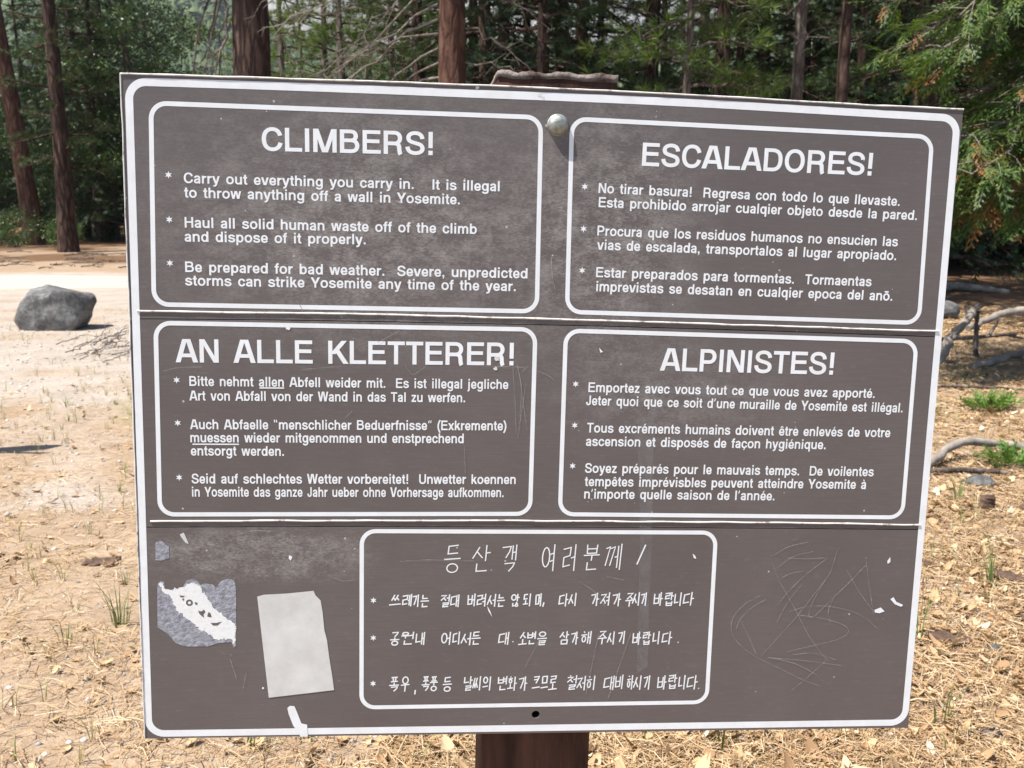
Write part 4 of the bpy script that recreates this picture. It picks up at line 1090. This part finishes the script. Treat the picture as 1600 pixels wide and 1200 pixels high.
# models for the wood behind
fir_a = make_tree('fir_tree', 'fir', 16, .2, 21, M['bark_pine'], M['fir'], .5, 2.9, 82)
fir_b = make_tree('fir_tree', 'fir', 13, .17, 22, M['bark_pine'], M['fir'], .3, 2.5, 74)
pine_a = make_tree('pine_tree', 'pine', 18, .24, 23, M['bark_pine'], M['pine'], 1.6, 2.9, 80, wide_low=True)
pine_c = make_tree('pine_tree', 'pine', 12, .13, 27, M['bark_grey'], M['pine_light'], 2.4, 2.1, 60, wide_low=True)
oak_a = make_tree('oak_tree', 'oak', 8.5, .18, 24, M['bark_grey'], M['oak'], 1.0, 3.0, 58)
oak_b = make_tree('oak_tree', 'oak', 6.0, .13, 25, M['bark_grey'], M['oak'], .5, 2.3, 46)
LAB = {'fir': ('dark evergreen with branches to the ground in the wood', 'firs of the wood'),
       'pine': ('tall pine with shaggy low branches in the wood', 'pines of the wood'),
       'light': ('sparse pale-green pine between the two thick trunks behind the sign', 'pale pines between the trunks'),
       'oak': ('leafy oak in the shade behind the boulder', 'oaks behind the boulder'),
       'low': ('low leafy oak beyond the boulder', 'low oaks beyond the boulder')}
used = set()
def plant(model, key, px, Y, s=1.0):
    o = model if model.name not in used else copy_tree(model)
    used.add(model.name)
    lb, gr = LAB[key]
    if key in ('fir', 'pine'):      # say which stretch of the wood
        where = 'beyond the boulder' if px < 300 else 'behind the splintered post top' if px < 960 else 'behind the slender pair of trunks' if px < 1350 else 'beyond the cedar'
        lb = lb.replace('in the wood', 'in the wood ' + where); gr = gr + ' ' + where
    place(o, at_px(px, Y), Y, (px * 1.7 + Y) % 6.28, s, lb, 'tree', gr)
for px, Y, s in ((760, 23, 1.0), (845, 21.5, .9), (905, 24, 1.05), (790, 30, 1.2), (880, 33, 1.2), (1240, 24, 1), (1330, 22, .95), (1400, 25, 1.1), (1180, 27, 1.05),
                 (1290, 31, 1.2), (1450, 30, 1.2), (1520, 23, 1.0), (1600, 27, 1.1), (1090, 28, 1.0), (1700, 22, 1.1), (140, 37, 1.1), (180, 40, 1.25), (1560, 36, 1.3)):
    plant(fir_a, 'fir', px, Y, s)
for px, Y, s in ((820, 27, 1), (930, 29, 1), (870, 26, 1.1), (745, 27, 1.1), (1440, 17.5, .9), (1360, 28, 1.1), (1480, 26, 1), (1385, 23.5, 1.0), (1140, 24, .9), (1030, 31, 1.0), (115, 41, 1.2), (165, 35, .95), (1640, 32, 1.2), (1210, 36, 1.3), (60, 46, 1.0), (720, 38, 1.2)):
    plant(fir_b, 'fir', px, Y, s)
for px, Y, s in ((640, 33, 1.05), (1010, 22, .9), (1115, 21, .85), (1420, 20.5, .9), (1260, 27, 1), (660, 24, .8), (220, 48, 1.0), (1620, 24, .9)):
    plant(pine_a, 'pine', px, Y, s)
for px, Y, s in ((545, 25, 1.0), (620, 29, 1.1), (480, 33, .9), (515, 30, 1.1), (585, 35, 1.2), (455, 27, .95), (655, 26, .9)):
    plant(pine_c, 'light', px, Y, s)
for px, Y, s in ((225, 36, 1.0), (160, 38.5, .95), (255, 41, 1.05), (85, 40, .75)):
    plant(oak_a, 'oak', px, Y, s)
for px, Y, s in ((15, 42, .95), (55, 44, .9), (-30, 38, .9), (120, 36, .7), (285, 40, .85), (330, 44, .8), (190, 36, .7)):
    plant(oak_b, 'low', px, Y, s)


# shrubs at the feet of the left-hand pines
def shrub(x, y, h, w, seed, label, mat='oak', n=260):
    g = np.random.default_rng(seed); root = empty('shrub')
    P = g.normal(0, 1, (n, 3)); P = unit(P) * g.uniform(.3, 1, (n, 1)) ** .5 * np.array([w / 2, w / 2, h / 2]) + np.array([0, 0, h * .52])
    mb = MB(); mb.add(*leaves(P, unit(P - np.array([0, 0, h * .2])), 9, .055, .07, g)); mb.build('foliage', M[mat], root)
    mb = MB()
    for k in range(8):
        e = P[g.integers(0, n)]; mb.tube(np.stack([(0, 0, -.05), e * .5 + g.normal(0, .04, 3), e]), [.018, .012, .005], 5, False)
    mb.build('stem', M['twig'], root, True)
    root.location = (x, y, gz(x, y)); tag(root, label, 'shrub')
shrub(-15.0, 31.3, 1.15, 1.5, 1, 'leafy shrub growing round the foot of the leaning red-barked pine')
shrub(-16.6, 32.0, .8, 1.6, 2, 'low spreading shrub left of the leaning pine')
shrub(-13.2, 30.4, .9, 1.1, 3, 'small shrub between the leaning pine and the upright pine')

# the incense cedar that hangs in beside the sign: trunk stands to the right, its boughs reach towards the board
g = np.random.default_rng(41)
cedar = empty('cedar_tree')
CXY = (5.3, 9.2)
mb, axis, radius = trunk_mesh('trunk', 13, .22, None, g)
mb.build('trunk', M['bark_red'], cedar, True)
def bough(root, z, az, L, rise, droop, seed, size=.25, per=1.0, dry=.0, thick=.03):
    g = np.random.default_rng(seed); P = limb_curve(np.array([0, 0, z]), az, L, rise, droop, 10)
    P[1:] += g.normal(0, .035, P[1:].shape)
    w = MB(); w.tube(P, np.linspace(thick, .006, 10), 6); pts = []; drs = []
    ns = int(L * 9 * per)
    for k in range(ns):
        t = .15 + .85 * (k + g.uniform(0, 1)) / ns; b = np.array([np.interp(t * 9, np.arange(10), P[:, c_]) for c_ in range(3)])
        a2 = az + (1 if k % 2 else -1) * g.uniform(.4, 1.15); l2 = (.25 + .5 * (1 - t)) * g.uniform(.6, 1.25)
        e = b + np.array([np.cos(a2), np.sin(a2), g.uniform(-.75, .1)]) * l2
        w.tube(np.stack([b, (b + e) / 2 + np.array([0, 0, .03]), e]), [.006, .005, .003], 3, False)
        for u in np.linspace(.25, 1, max(3, int(l2 / .065))):
            pts.append(b + (e - b) * u); drs.append(unit(e - b) + g.normal(0, .38, 3) + np.array([0, 0, -.35]))
    lm = w.build('bough', M['deadwood'] if dry > .9 else M['twig'], root, True)
    pts = np.array(pts); drs = np.array(drs); isdry = g.random(len(pts)) < dry
    for mk_, mat in ((~isdry, 'cedar'), (isdry, 'cedar_dry')):
        if mk_.sum():
            f = MB(); f.add(*fronds(pts[mk_], drs[mk_], size, g)); tag(f.build('spray', M[mat], lm), kind='stuff')
k = 0
for z in np.arange(1.75, 6.6, .115):
    az = math.pi + g.uniform(-.75, .55); L = g.uniform(1.1, 2.0)
    bough(cedar, z + .5, az, L, g.uniform(-.15, .1), g.uniform(.1, .35), 500 + k, .30, 1.25, .04); k += 1
for z in np.arange(1.6, 12.6, .34):
    bough(cedar, z, g.uniform(0, 6.28), 1.9 * (1 - z / 15), .0, .3, 600 + k, .38, .6, .05); k += 1
for z, az, L in ((2.05, math.pi - .12, 2.55), (1.9, math.pi + .1, 2.35), (1.72, math.pi - .3, 2.3), (2.25, math.pi + .25, 2.5)):
    bough(cedar, z, az, L, -.02, .12, 700 + k, .30, 1.5, .22, .022); k += 1
# tall pines of the same wood that stand beyond the left edge of the view and shade the trees there
tall = make_tree('pine_tree', 'pine', 21, .3, 26, M['bark_pine'], M['pine'], 5.5, 3.6, 84)
for k_, (x, y, s) in enumerate(((-22.0, 30.5, 1.1), (-24.5, 34, 1.1), (-22.6, 37, 1.15))):
    o = tall if k_ == 0 else copy_tree(tall)
    place(o, x, y, k_ * 1.3, s, 'tall pine beyond the leaning red-barked pine, away from the sign', 'tree', 'pines beyond the leaning pine')
place(cedar, CXY[0], CXY[1], 0, 1, 'incense cedar with drooping feathery boughs reaching to the edge of the sign')
c2 = None

haze_nt = bpy.data.materials.new('thin_haze'); haze_nt.use_nodes = True; haze_nt.cycles.homogeneous_volume = True
hn = haze_nt.node_tree; hn.nodes.remove(hn.nodes['Principled BSDF'])
pv = hn.nodes.new('ShaderNodeVolumePrincipled'); pv.inputs['Color'].default_value = (.86, .93, 1.0, 1); pv.inputs['Density'].default_value = .00013; pv.inputs['Anisotropy'].default_value = .2
hn.links.new(pv.outputs[0], hn.nodes['Material Output'].inputs['Volume'])
hb = MB(); hb.box((-1600, -12, -6), (1800, 2100, 900))
hz_ = tag(hb.build('haze', haze_nt), 'thin pale haze in the air', 'haze', kind='stuff')

# ------------------------------------------------------------------ things lying on the ground
def rock(name, x, y, sx, sy, sz, seed, label, mat='granite', sub=32, sink=.12, rz=0.0, cut=5, cat='rock', group=None, planes=()):
    g = np.random.default_rng(seed); nu, nv = sub, sub // 2
    th = np.arange(nu) * 2 * np.pi / nu; ph = np.linspace(0.02, np.pi - .02, nv)
    TH, PH = np.meshgrid(th, ph, indexing='ij')
    V = np.stack([np.cos(TH) * np.sin(PH), np.sin(TH) * np.sin(PH), np.cos(PH)], -1).reshape(-1, 3)
    for n_, d in list(planes) + [(g.normal(0, 1, 3), g.uniform(.62, .9)) for _ in range(cut)]:      # flat facets
        n_ = unit(np.array(n_, float)); h_ = V @ n_ - d
        V -= np.clip(h_, 0, None)[:, None] * n_ * .8
    r_ = 1 + .16 * (fbm(V[:, 0] * 1.6 + 7, V[:, 1] * 1.6 + V[:, 2] * 1.3, seed, 4) - .5) * 2 + .03 * (fbm(V[:, 0] * 7 + V[:, 2] * 4, V[:, 1] * 7, seed + 2, 3) - .5) * 2
    V = V * r_[:, None] * np.array([sx / 2, sy / 2, sz / 2]) ; V[:, 2] += sz * (.5 - sink)
    i = np.arange(nu)[:, None]; j = np.arange(nv - 1)[None]
    F = np.stack([i * nv + j, i * nv + j + 1, ((i + 1) % nu) * nv + j + 1, ((i + 1) % nu) * nv + j], -1).reshape(-1, 4)
    o = obj(name, V, F, M[mat], None, True); o.location = (x, y, gz(x, y)); o.rotation_euler = (0, 0, rz)
    return tag(o, label, cat, group)


def stick(name, pts, r0, r1, label, mat='deadwood', cat='branch', group=None, k=9, seed=0, wob=.02, forks=0):
    """pts: (x, y, height above ground)"""
    g = np.random.default_rng(seed + 900); A = np.array([(x, y, gz(x, y) + z) for x, y, z in pts])
    s = np.r_[0, np.cumsum(np.linalg.norm(np.diff(A, axis=0), axis=1))]; n = 16; u = np.linspace(0, s[-1], n)
    P = np.stack([np.interp(u, s, A[:, c_]) for c_ in range(3)], 1)
    for _ in range(2): P[1:-1] = (P[:-2] + 2 * P[1:-1] + P[2:]) / 4
    P[1:-1] += g.normal(0, wob * .4, (n - 2, 3)) * np.array([1, 1, .5])
    o0 = P[0].copy(); mb = MB(); mb.tube(P - o0, np.linspace(r0, r1, n) * g.uniform(.85, 1.15, n), k)
    for _ in range(forks):
        b = P[g.integers(4, n - 1)] - o0; d = unit(unit(P[-1] - P[0]) + g.normal(0, .6, 3) * np.array([1, 1, .5])); L = s[-1] * g.uniform(.15, .35)
        mb.tube(np.stack([b, b + d * L * .5 + g.normal(0, .01, 3), b + d * L]), [r1 * 1.1, r1 * .8, r1 * .4], 5)
    o = mb.build(name, M[mat], None, True); o.location = o0
    return tag(o, label, cat, group)


rock('boulder', -5.56, 12.45, 1.0, .95, .82, 5, 'grey granite boulder on the pale sand', sink=.25, rz=0, cut=2, sub=96, cat='boulder',
     planes=[((.05, -.93, -.22), .60), ((-.25, -.25, .93), .66), ((.30, .1, .9), .68), ((.92, -.2, .25), .80), ((-.8, -.3, .45), .74), ((-.3, -.95, .1), .66), ((.55, -.8, .15), .70)])
rock('rock', 5.75, 13.6, .42, .35, .26, 8, 'pale rock behind the leaning grey log end', cut=4)
rock('rock', 2.66, 5.62, .17, .13, .07, 9, 'flat grey stone in front of the curved fallen branch', cut=4)
rock('rock', 1.66, 4.35, .09, .07, .06, 10, 'small pale stone among the dry leaves by the edge of the sign', cut=3)
rock('rock', 1.75, 3.48, .045, .04, .035, 12, 'pebble beside the dark bark chunk', cut=3)

# weathered wood on the right
stick('dead_log', [(4.12, 9.85, .0), (4.34, 9.95, .3), (4.58, 10.0, .56)], .06, .032, 'grey snag leaning up out of the litter beside the edge of the sign', cat='log', seed=1, forks=2)
stick('dead_log', [(4.72, 10.3, -.04), (4.7, 10.3, .22), (4.69, 10.28, .47)], .03, .022, 'short dark upright stake behind the leaning grey snag', cat='log', mat='bark_grey', seed=2)
stick('dead_log', [(4.35, 9.55, .02), (4.75, 9.7, .08), (5.3, 9.9, .24), (5.6, 10.0, .34)], .034, .018, 'grey limb rising to the right from the litter beneath the cedar', cat='log', seed=3, forks=1)
stick('dead_log', [(5.2, 11.6, .12), (5.7, 11.9, .26), (6.3, 12.2, .30)], .035, .055, 'pale broken limb end beneath the cedar', cat='log', seed=4)
stick('dead_log', [(6.9, 17.4, .05), (7.6, 17.5, .1), (8.4, 17.3, .02)], .09, .045, 'bleached grey log lying at the foot of the wood', cat='log', seed=5)
stick('fallen_branch', [(2.42, 5.92, .0), (2.62, 6.08, .07), (2.85, 6.28, .12), (3.15, 6.3, .07), (3.6, 6.2, .03)], .030, .020, 'curved grey fallen branch lying on the leaves', seed=6)
stick('fallen_branch', [(2.3, 5.84, .02), (2.6, 5.88, .04), (2.95, 5.86, .02)], .022, .012, 'dark thin branch in front of the curved grey branch', mat='bark_grey', seed=7)
stick('fallen_branch', [(3.9, 10.9, .03), (4.6, 11.1, .06), (5.6, 11.3, .1)], .03, .02, 'dark fallen branch lying behind the leaning snag', mat='bark_grey', seed=8, forks=3)
stick('fallen_branch', [(3.0, 8.2, .02), (3.6, 8.5, .04), (4.4, 8.4, .03)], .016, .008, 'thin fallen branch in the grass before the grey snag', mat='bark_grey', seed=9, forks=3)
stick('stump', [(2.49, 5.18, -.02), (2.495, 5.18, .03), (2.5, 5.18, .075)], .042, .034, 'tiny brown cut stump among the dry leaves', mat='bark_chip', cat='stump', seed=10, wob=.004)


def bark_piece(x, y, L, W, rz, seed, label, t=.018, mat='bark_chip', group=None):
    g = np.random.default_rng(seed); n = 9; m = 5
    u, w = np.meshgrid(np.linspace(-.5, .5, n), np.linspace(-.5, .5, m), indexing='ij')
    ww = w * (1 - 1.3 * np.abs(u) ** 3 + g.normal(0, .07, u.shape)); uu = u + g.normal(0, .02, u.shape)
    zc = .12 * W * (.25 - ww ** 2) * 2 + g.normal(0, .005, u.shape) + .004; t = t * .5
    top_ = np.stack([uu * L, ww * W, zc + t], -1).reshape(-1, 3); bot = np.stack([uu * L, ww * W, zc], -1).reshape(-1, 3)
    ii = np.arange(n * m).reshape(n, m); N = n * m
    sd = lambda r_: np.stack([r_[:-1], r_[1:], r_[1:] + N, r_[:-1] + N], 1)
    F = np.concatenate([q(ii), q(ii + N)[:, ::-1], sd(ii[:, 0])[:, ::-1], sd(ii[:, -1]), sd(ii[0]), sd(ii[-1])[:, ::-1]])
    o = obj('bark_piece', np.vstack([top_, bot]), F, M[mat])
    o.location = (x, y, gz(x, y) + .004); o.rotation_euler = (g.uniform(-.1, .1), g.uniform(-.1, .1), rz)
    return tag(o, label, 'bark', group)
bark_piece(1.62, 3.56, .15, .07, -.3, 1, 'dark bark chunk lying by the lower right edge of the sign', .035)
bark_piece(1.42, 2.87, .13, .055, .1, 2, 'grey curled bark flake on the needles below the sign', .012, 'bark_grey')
bark_piece(2.06, 3.72, .20, .10, .5, 3, 'dark bark-like slab put in place of a soft shadow, near the brown slab', .035)  # dark slab added to stand in for a soft ground shadow
bark_piece(2.14, 4.12, .18, .09, -.4, 4, 'brown bark-like slab put in place of a soft shadow, behind the dark slab', .03)  # this slab likewise takes the place of a shadow
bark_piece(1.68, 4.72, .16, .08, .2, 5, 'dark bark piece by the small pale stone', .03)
bark_piece(-2.3, 3.6, .12, .06, .7, 6, 'thin bark flake on the sand to the left of the sign', .012)
bark_piece(-1.83, 4.35, .15, .075, .1, 7, 'curled bark flake in the dry grass left of the sign', .012)
for k in range(12):
    g = np.random.default_rng(50 + k)
    bark_piece(g.uniform(1.5, 3.0), g.uniform(2.9, 5.6), g.uniform(.06, .13), g.uniform(.03, .06), g.uniform(0, 3), 60 + k, 'small brown bark flake among the dry leaves right of the sign', .01, 'bark_chip', 'bark flakes among the leaves')

# the heap of dry twigs beside the boulder
for k in range(46):
    g = np.random.default_rng(400 + k); cx_, cy_ = -3.85 + g.normal(0, .36), 10.75 + g.normal(0, .35); a = g.normal(.15, .7); L = g.uniform(.2, .65)
    z = .03 + .14 * g.random()
    stick('dry_twig', [(cx_ - math.cos(a) * L / 2, cy_ - math.sin(a) * L / 2, max(.0, z - .05)), (cx_, cy_, z + .03), (cx_ + math.cos(a) * L / 2, cy_ + math.sin(a) * L / 2, z + g.uniform(-.04, .16))],
          .006, .0025, 'dry brown twig in the brush heap beside the boulder', 'twig', 'twig', 'twigs of the brush heap', 5, 400 + k, .03, 2)
for k in range(26):
    g = np.random.default_rng(1400 + k); y_ = g.uniform(22.5, 29); x_ = -y_ * g.uniform(.37, .52); a = g.uniform(-.6, .6); L = g.uniform(.3, 1.1)
    stick('fallen_stick', [(x_, y_, .02), (x_ + math.cos(a) * L / 2, y_ + math.sin(a) * L / 2, .05), (x_ + math.cos(a) * L, y_ + math.sin(a) * L, .03)],
          .016, .007, 'small dark stick lying on the needles at the edge of the wood beyond the boulder', 'bark_grey', 'stick', 'sticks at the edge of the wood', 5, 1400 + k, .03, 2)
# an unseen wooden post, added on the left to cast a shadow across the dry grass
mb = MB()
hp = 1.95
for z0_, z1_, w0, w1 in ((-.1, hp - .25, .075, .072), (hp - .25, hp, .072, .03)):
    V = [(sx_ * w_, sy_ * w_, z_) for z_, w_ in ((z0_, w0), (z1_, w1)) for sx_, sy_ in ((-1, -1), (1, -1), (1, 1), (-1, 1))]
    mb.add(V, [(0, 3, 2, 1), (4, 5, 6, 7), (0, 1, 5, 4), (1, 2, 6, 5), (2, 3, 7, 6), (3, 0, 4, 7)])
tp = empty('shadow_caster_post', (-3.88, 6.14, gz(-3.88, 6.14))); mb.build('shaft', M['post'], tp)
mb = MB(); mb.box((-.02, -.085, hp - .62), (.26, -.075, hp - .5)); mb.build('caster_board', M['post'], tp)
tag(tp, 'unseen weathered wooden post with a small board, added to cast a shadow on the ground', 'post')


# ------------------------------------------------------------------ grass, litter, pebbles
def blades(P, n, h, w, spread, g, bend=.5):
    N = len(P); a = g.uniform(0, 6.283, (N, n)); d = np.stack([np.cos(a), np.sin(a), 0 * a], -1)
    H = h * g.uniform(.45, 1.15, (N, n, 1)); b = P[:, None] + d * g.uniform(0, spread, (N, n, 1)) * .4
    ln = g.uniform(.1, bend, (N, n, 1)); up = np.array([0, 0, 1.0]); s = np.stack([-np.sin(a), np.cos(a), 0 * a], -1) * w / 2
    rows = []
    for t, k_ in ((0, 1.0), (.45, .85), (.8, .5)):
        c = b + up * H * t * (1 - .25 * ln * t) + d * H * ln * t * t; rows += [c - s * k_, c + s * k_]
    rows.append(b + up * H * (1 - .25 * ln) + d * H * ln)
    V = np.stack(rows, 2).reshape(-1, 3); o = (np.arange(N * n) * 7)[:, None]
    F4 = np.concatenate([o + np.array([[0, 1, 3, 2]]), o + np.array([[2, 3, 5, 4]])]); F3 = o + np.array([[4, 5, 6]])
    return V, F4, F3


def grass_obj(name, P, n, h, w, spread, seed, mat, bend=.5):
    V, F4, F3 = blades(np.asarray(P, float), n, h, w, spread, np.random.default_rng(seed), bend)
    return obj(name, V, [F4, F3], M[mat])
TUFT = [(-1.50, 3.68, .20, 22), (-2.28, 3.72, .11, 9), (-1.62, 3.5, .10, 9), (-1.75, 2.98, .10, 7), (-.62, 2.86, .13, 12), (-.78, 2.80, .10, 10), (.42, 2.86, .15, 10), (.62, 2.82, .13, 8),
        (2.0, 4.05, .24, 12), (1.87, 4.7, .2, 8), (1.50, 3.55, .22, 9), (2.28, 6.5, .3, 14), (2.95, 7.2, .3, 12), (2.55, 7.6, .34, 12), (2.4, 5.3, .2, 8), (1.33, 2.95, .16, 7), (3.3, 8.6, .3, 14), (-3.0, 8.4, .12, 12)]
for k, (x, y, h, n) in enumerate(TUFT):
    V, F4, F3 = blades(np.array([[0, 0, -.01]]), n, h, .0055 if y < 5 else .007, .09, np.random.default_rng(800 + k), .55)
    o = obj('grass_tuft', V, [F4, F3], M['grass']); o.location = (x, y, gz(x, y))
    left = x < -1.2; mid = abs(x) < 1.0
    tag(o, 'green grass tuft in the dry ground left of the sign' if left else 'green grass tuft on the ground below the sign, beside its post' if mid else 'green grass tuft in the litter right of the sign', 'grass',
        'grass tufts left of the sign' if left else 'grass tufts by the post' if mid else 'grass tufts right of the sign')
for k, (x, y, w, lb) in enumerate(((3.05, 6.05, .34, 'bright green leafy plant by the curved fallen branch'), (3.62, 7.6, .4, 'bright green leafy plant in the litter beyond the curved branch'), (3.55, 9.2, .5, 'green leafy plant at the foot of the leaning grey snag'))):
    g = np.random.default_rng(880 + k); P = np.stack([g.normal(0, w / 3.2, 60), g.normal(0, w / 4, 60), g.uniform(.02, .1, 60)], 1)
    d = unit(P * np.array([1, 1, 0]) + np.array([0, 0, .08]) + g.normal(0, .05, P.shape))
    mb = MB(); mb.add(*fronds(P * np.array([.5, .5, .3]), d + np.array([0, 0, .35]), .16, g, FROND_S, .3))
    o = mb.build('leafy_plant', M['herb']); o.location = (x, y, gz(x, y)); tag(o, lb, 'plant')

g = np.random.default_rng(77)
def scatter(n, x0, x1, y0, y1, keep=None, p=1.0):
    """points in the wedge the camera can see, denser nearby"""
    y = y0 + (y1 - y0) * g.random(n) ** p; x = g.uniform(-1, 1, n) * (.62 * y + .5)
    m = (x > x0) & (x < x1)
    if keep is not None: m &= g.random(n) < keep(x, y)
    x, y = x[m], y[m]
    return np.stack([x, y, ground_z(x, y)], 1)
lit = lambda x, y: np.clip(1 - masks(x, y)[0] * .93, 0, 1) * np.where(x > -.4, 1, .38) * np.where(x > .5, .6, .3) * (1 + 2 * sstep(.38, .6, fbm(x * 2.3, y * 2.3, 93, 3)))
P = scatter(220000, -9, 9, 2.3, 15, lit, 1.5)
N = len(P); a = g.uniform(0, 3.1416, N); d = np.stack([np.cos(a), np.sin(a) , g.normal(0, .09, N)], 1); L = g.uniform(.04, .15, (N, 1)) * np.where(P[:, :1] > -.4, 1, .7); s = np.stack([-np.sin(a), np.cos(a), g.normal(0, .5, N)], 1) * (.0007 + .00013 * P[:, 1:2])
z = np.stack([0 * a, 0 * a, g.uniform(.003, .022, N)], 1); b = P + z
mid_ = b + np.stack([g.normal(0, .006, N), g.normal(0, .006, N), g.uniform(0, .012, N)], 1)
V = np.stack([b - d * L / 2 - s, b - d * L / 2 + s, mid_ + s, mid_ - s, b + d * L / 2 + s, b + d * L / 2 - s], 1).reshape(-1, 3)
o_ = (np.arange(N) * 6)[:, None]
tag(obj('needle_litter', V, np.concatenate([o_ + np.array([[0, 1, 2, 3]]), o_ + np.array([[3, 2, 4, 5]])]), M['needle_litter']), 'fallen brown pine needles strewn over the ground', 'needles', kind='stuff')
P = scatter(52000, -9, 9, 2.3, 14, lambda x, y: lit(x, y) * np.where(x > -.6, 1, .28) * np.where(fbm(x * 1.5, y * 1.5, 91, 3) > .42, 1, .35), 1.4)
N = len(P); a = g.uniform(0, 6.283, N); L = g.uniform(.012, .048, (N, 1, 1)) * (1 + .5 * (g.random((N, 1, 1)) > .93)); tilt = g.normal(0, .4, (N, 2))
uu = np.array([-.5, -.15, .2, .5]); wd = np.array([.12, .30, .26, .06])
loc = np.concatenate([np.stack([uu, sgn * wd, np.array([.08, 0, .02, .12]) + (.14 if sgn else 0)], 1) for sgn in (-1, 0, 1)])
V = loc[None] * L * (1 + g.normal(0, .2, (N, 12, 3))); V[:, :, 2] += V[:, :, 0] * tilt[:, :1] + V[:, :, 1] * tilt[:, 1:]
V[:, :, 2] -= V[:, :, 2].min(1, keepdims=True)
ca, sa = np.cos(a)[:, None], np.sin(a)[:, None]
V = np.stack([V[:, :, 0] * ca - V[:, :, 1] * sa, V[:, :, 0] * sa + V[:, :, 1] * ca, V[:, :, 2] + .004], -1) + P[:, None]
f = np.array([[r_ * 4 + c_, r_ * 4 + c_ + 1, (r_ + 1) * 4 + c_ + 1, (r_ + 1) * 4 + c_] for r_ in range(2) for c_ in range(3)])
tag(obj('leaf_litter', V.reshape(-1, 3), (f[None] + (np.arange(N) * 12)[:, None, None]).reshape(-1, 4), M['leaf_litter']), 'dry curled tan leaves covering the ground', 'leaves', kind='stuff')
P = scatter(9000, -9, 4, 2.3, 13, lambda x, y: .25 + .75 * masks(x, y)[0], 1.5)
N = len(P); r_ = g.uniform(.003, .012, (N, 1, 1)) * (1 + .08 * P[:, None, 1:2])
oct_ = np.array([(1, 0, 0), (-1, 0, 0), (0, 1, 0), (0, -1, 0), (0, 0, .7), (0, 0, -.7)])
V = (oct_[None] * (1 + g.normal(0, .25, (N, 6, 3)))) * r_ + P[:, None]
f = np.array([(0, 2, 4), (2, 1, 4), (1, 3, 4), (3, 0, 4), (2, 0, 5), (1, 2, 5), (3, 1, 5), (0, 3, 5)])
tag(obj('gravel', V.reshape(-1, 3), (f[None] + (np.arange(N) * 6)[:, None, None]).reshape(-1, 3), M['pebble']), 'loose pale gravel on the sandy ground', 'gravel', kind='stuff')
P = scatter(5200, -7, 7, 2.4, 13, lambda x, y: np.clip(.16 + masks(x, y)[2] * 1.2 + .5 * (x > 1) * (y > 6) * (fbm(x, y, 95, 3) > .5), 0, 1), 1.3)
tag(grass_obj('dry_grass', P, 5, .11, .0035, .05, 5, 'straw', .8), 'sparse dry straw-coloured grass on the ground', 'grass', kind='stuff')
P = scatter(2600, -7, 7, 2.4, 12, lambda x, y: np.clip(.03 + masks(x, y)[2] * .8 + .35 * (x > 1.5) * (y > 6.5) * (fbm(x * 1.3, y * 1.3, 96, 3) > .52), 0, 1), 1.2)
tag(grass_obj('short_grass', P, 6, .08, .004, .05, 6, 'grass', .8), 'short thin green grass on the ground', 'grass', kind='stuff')
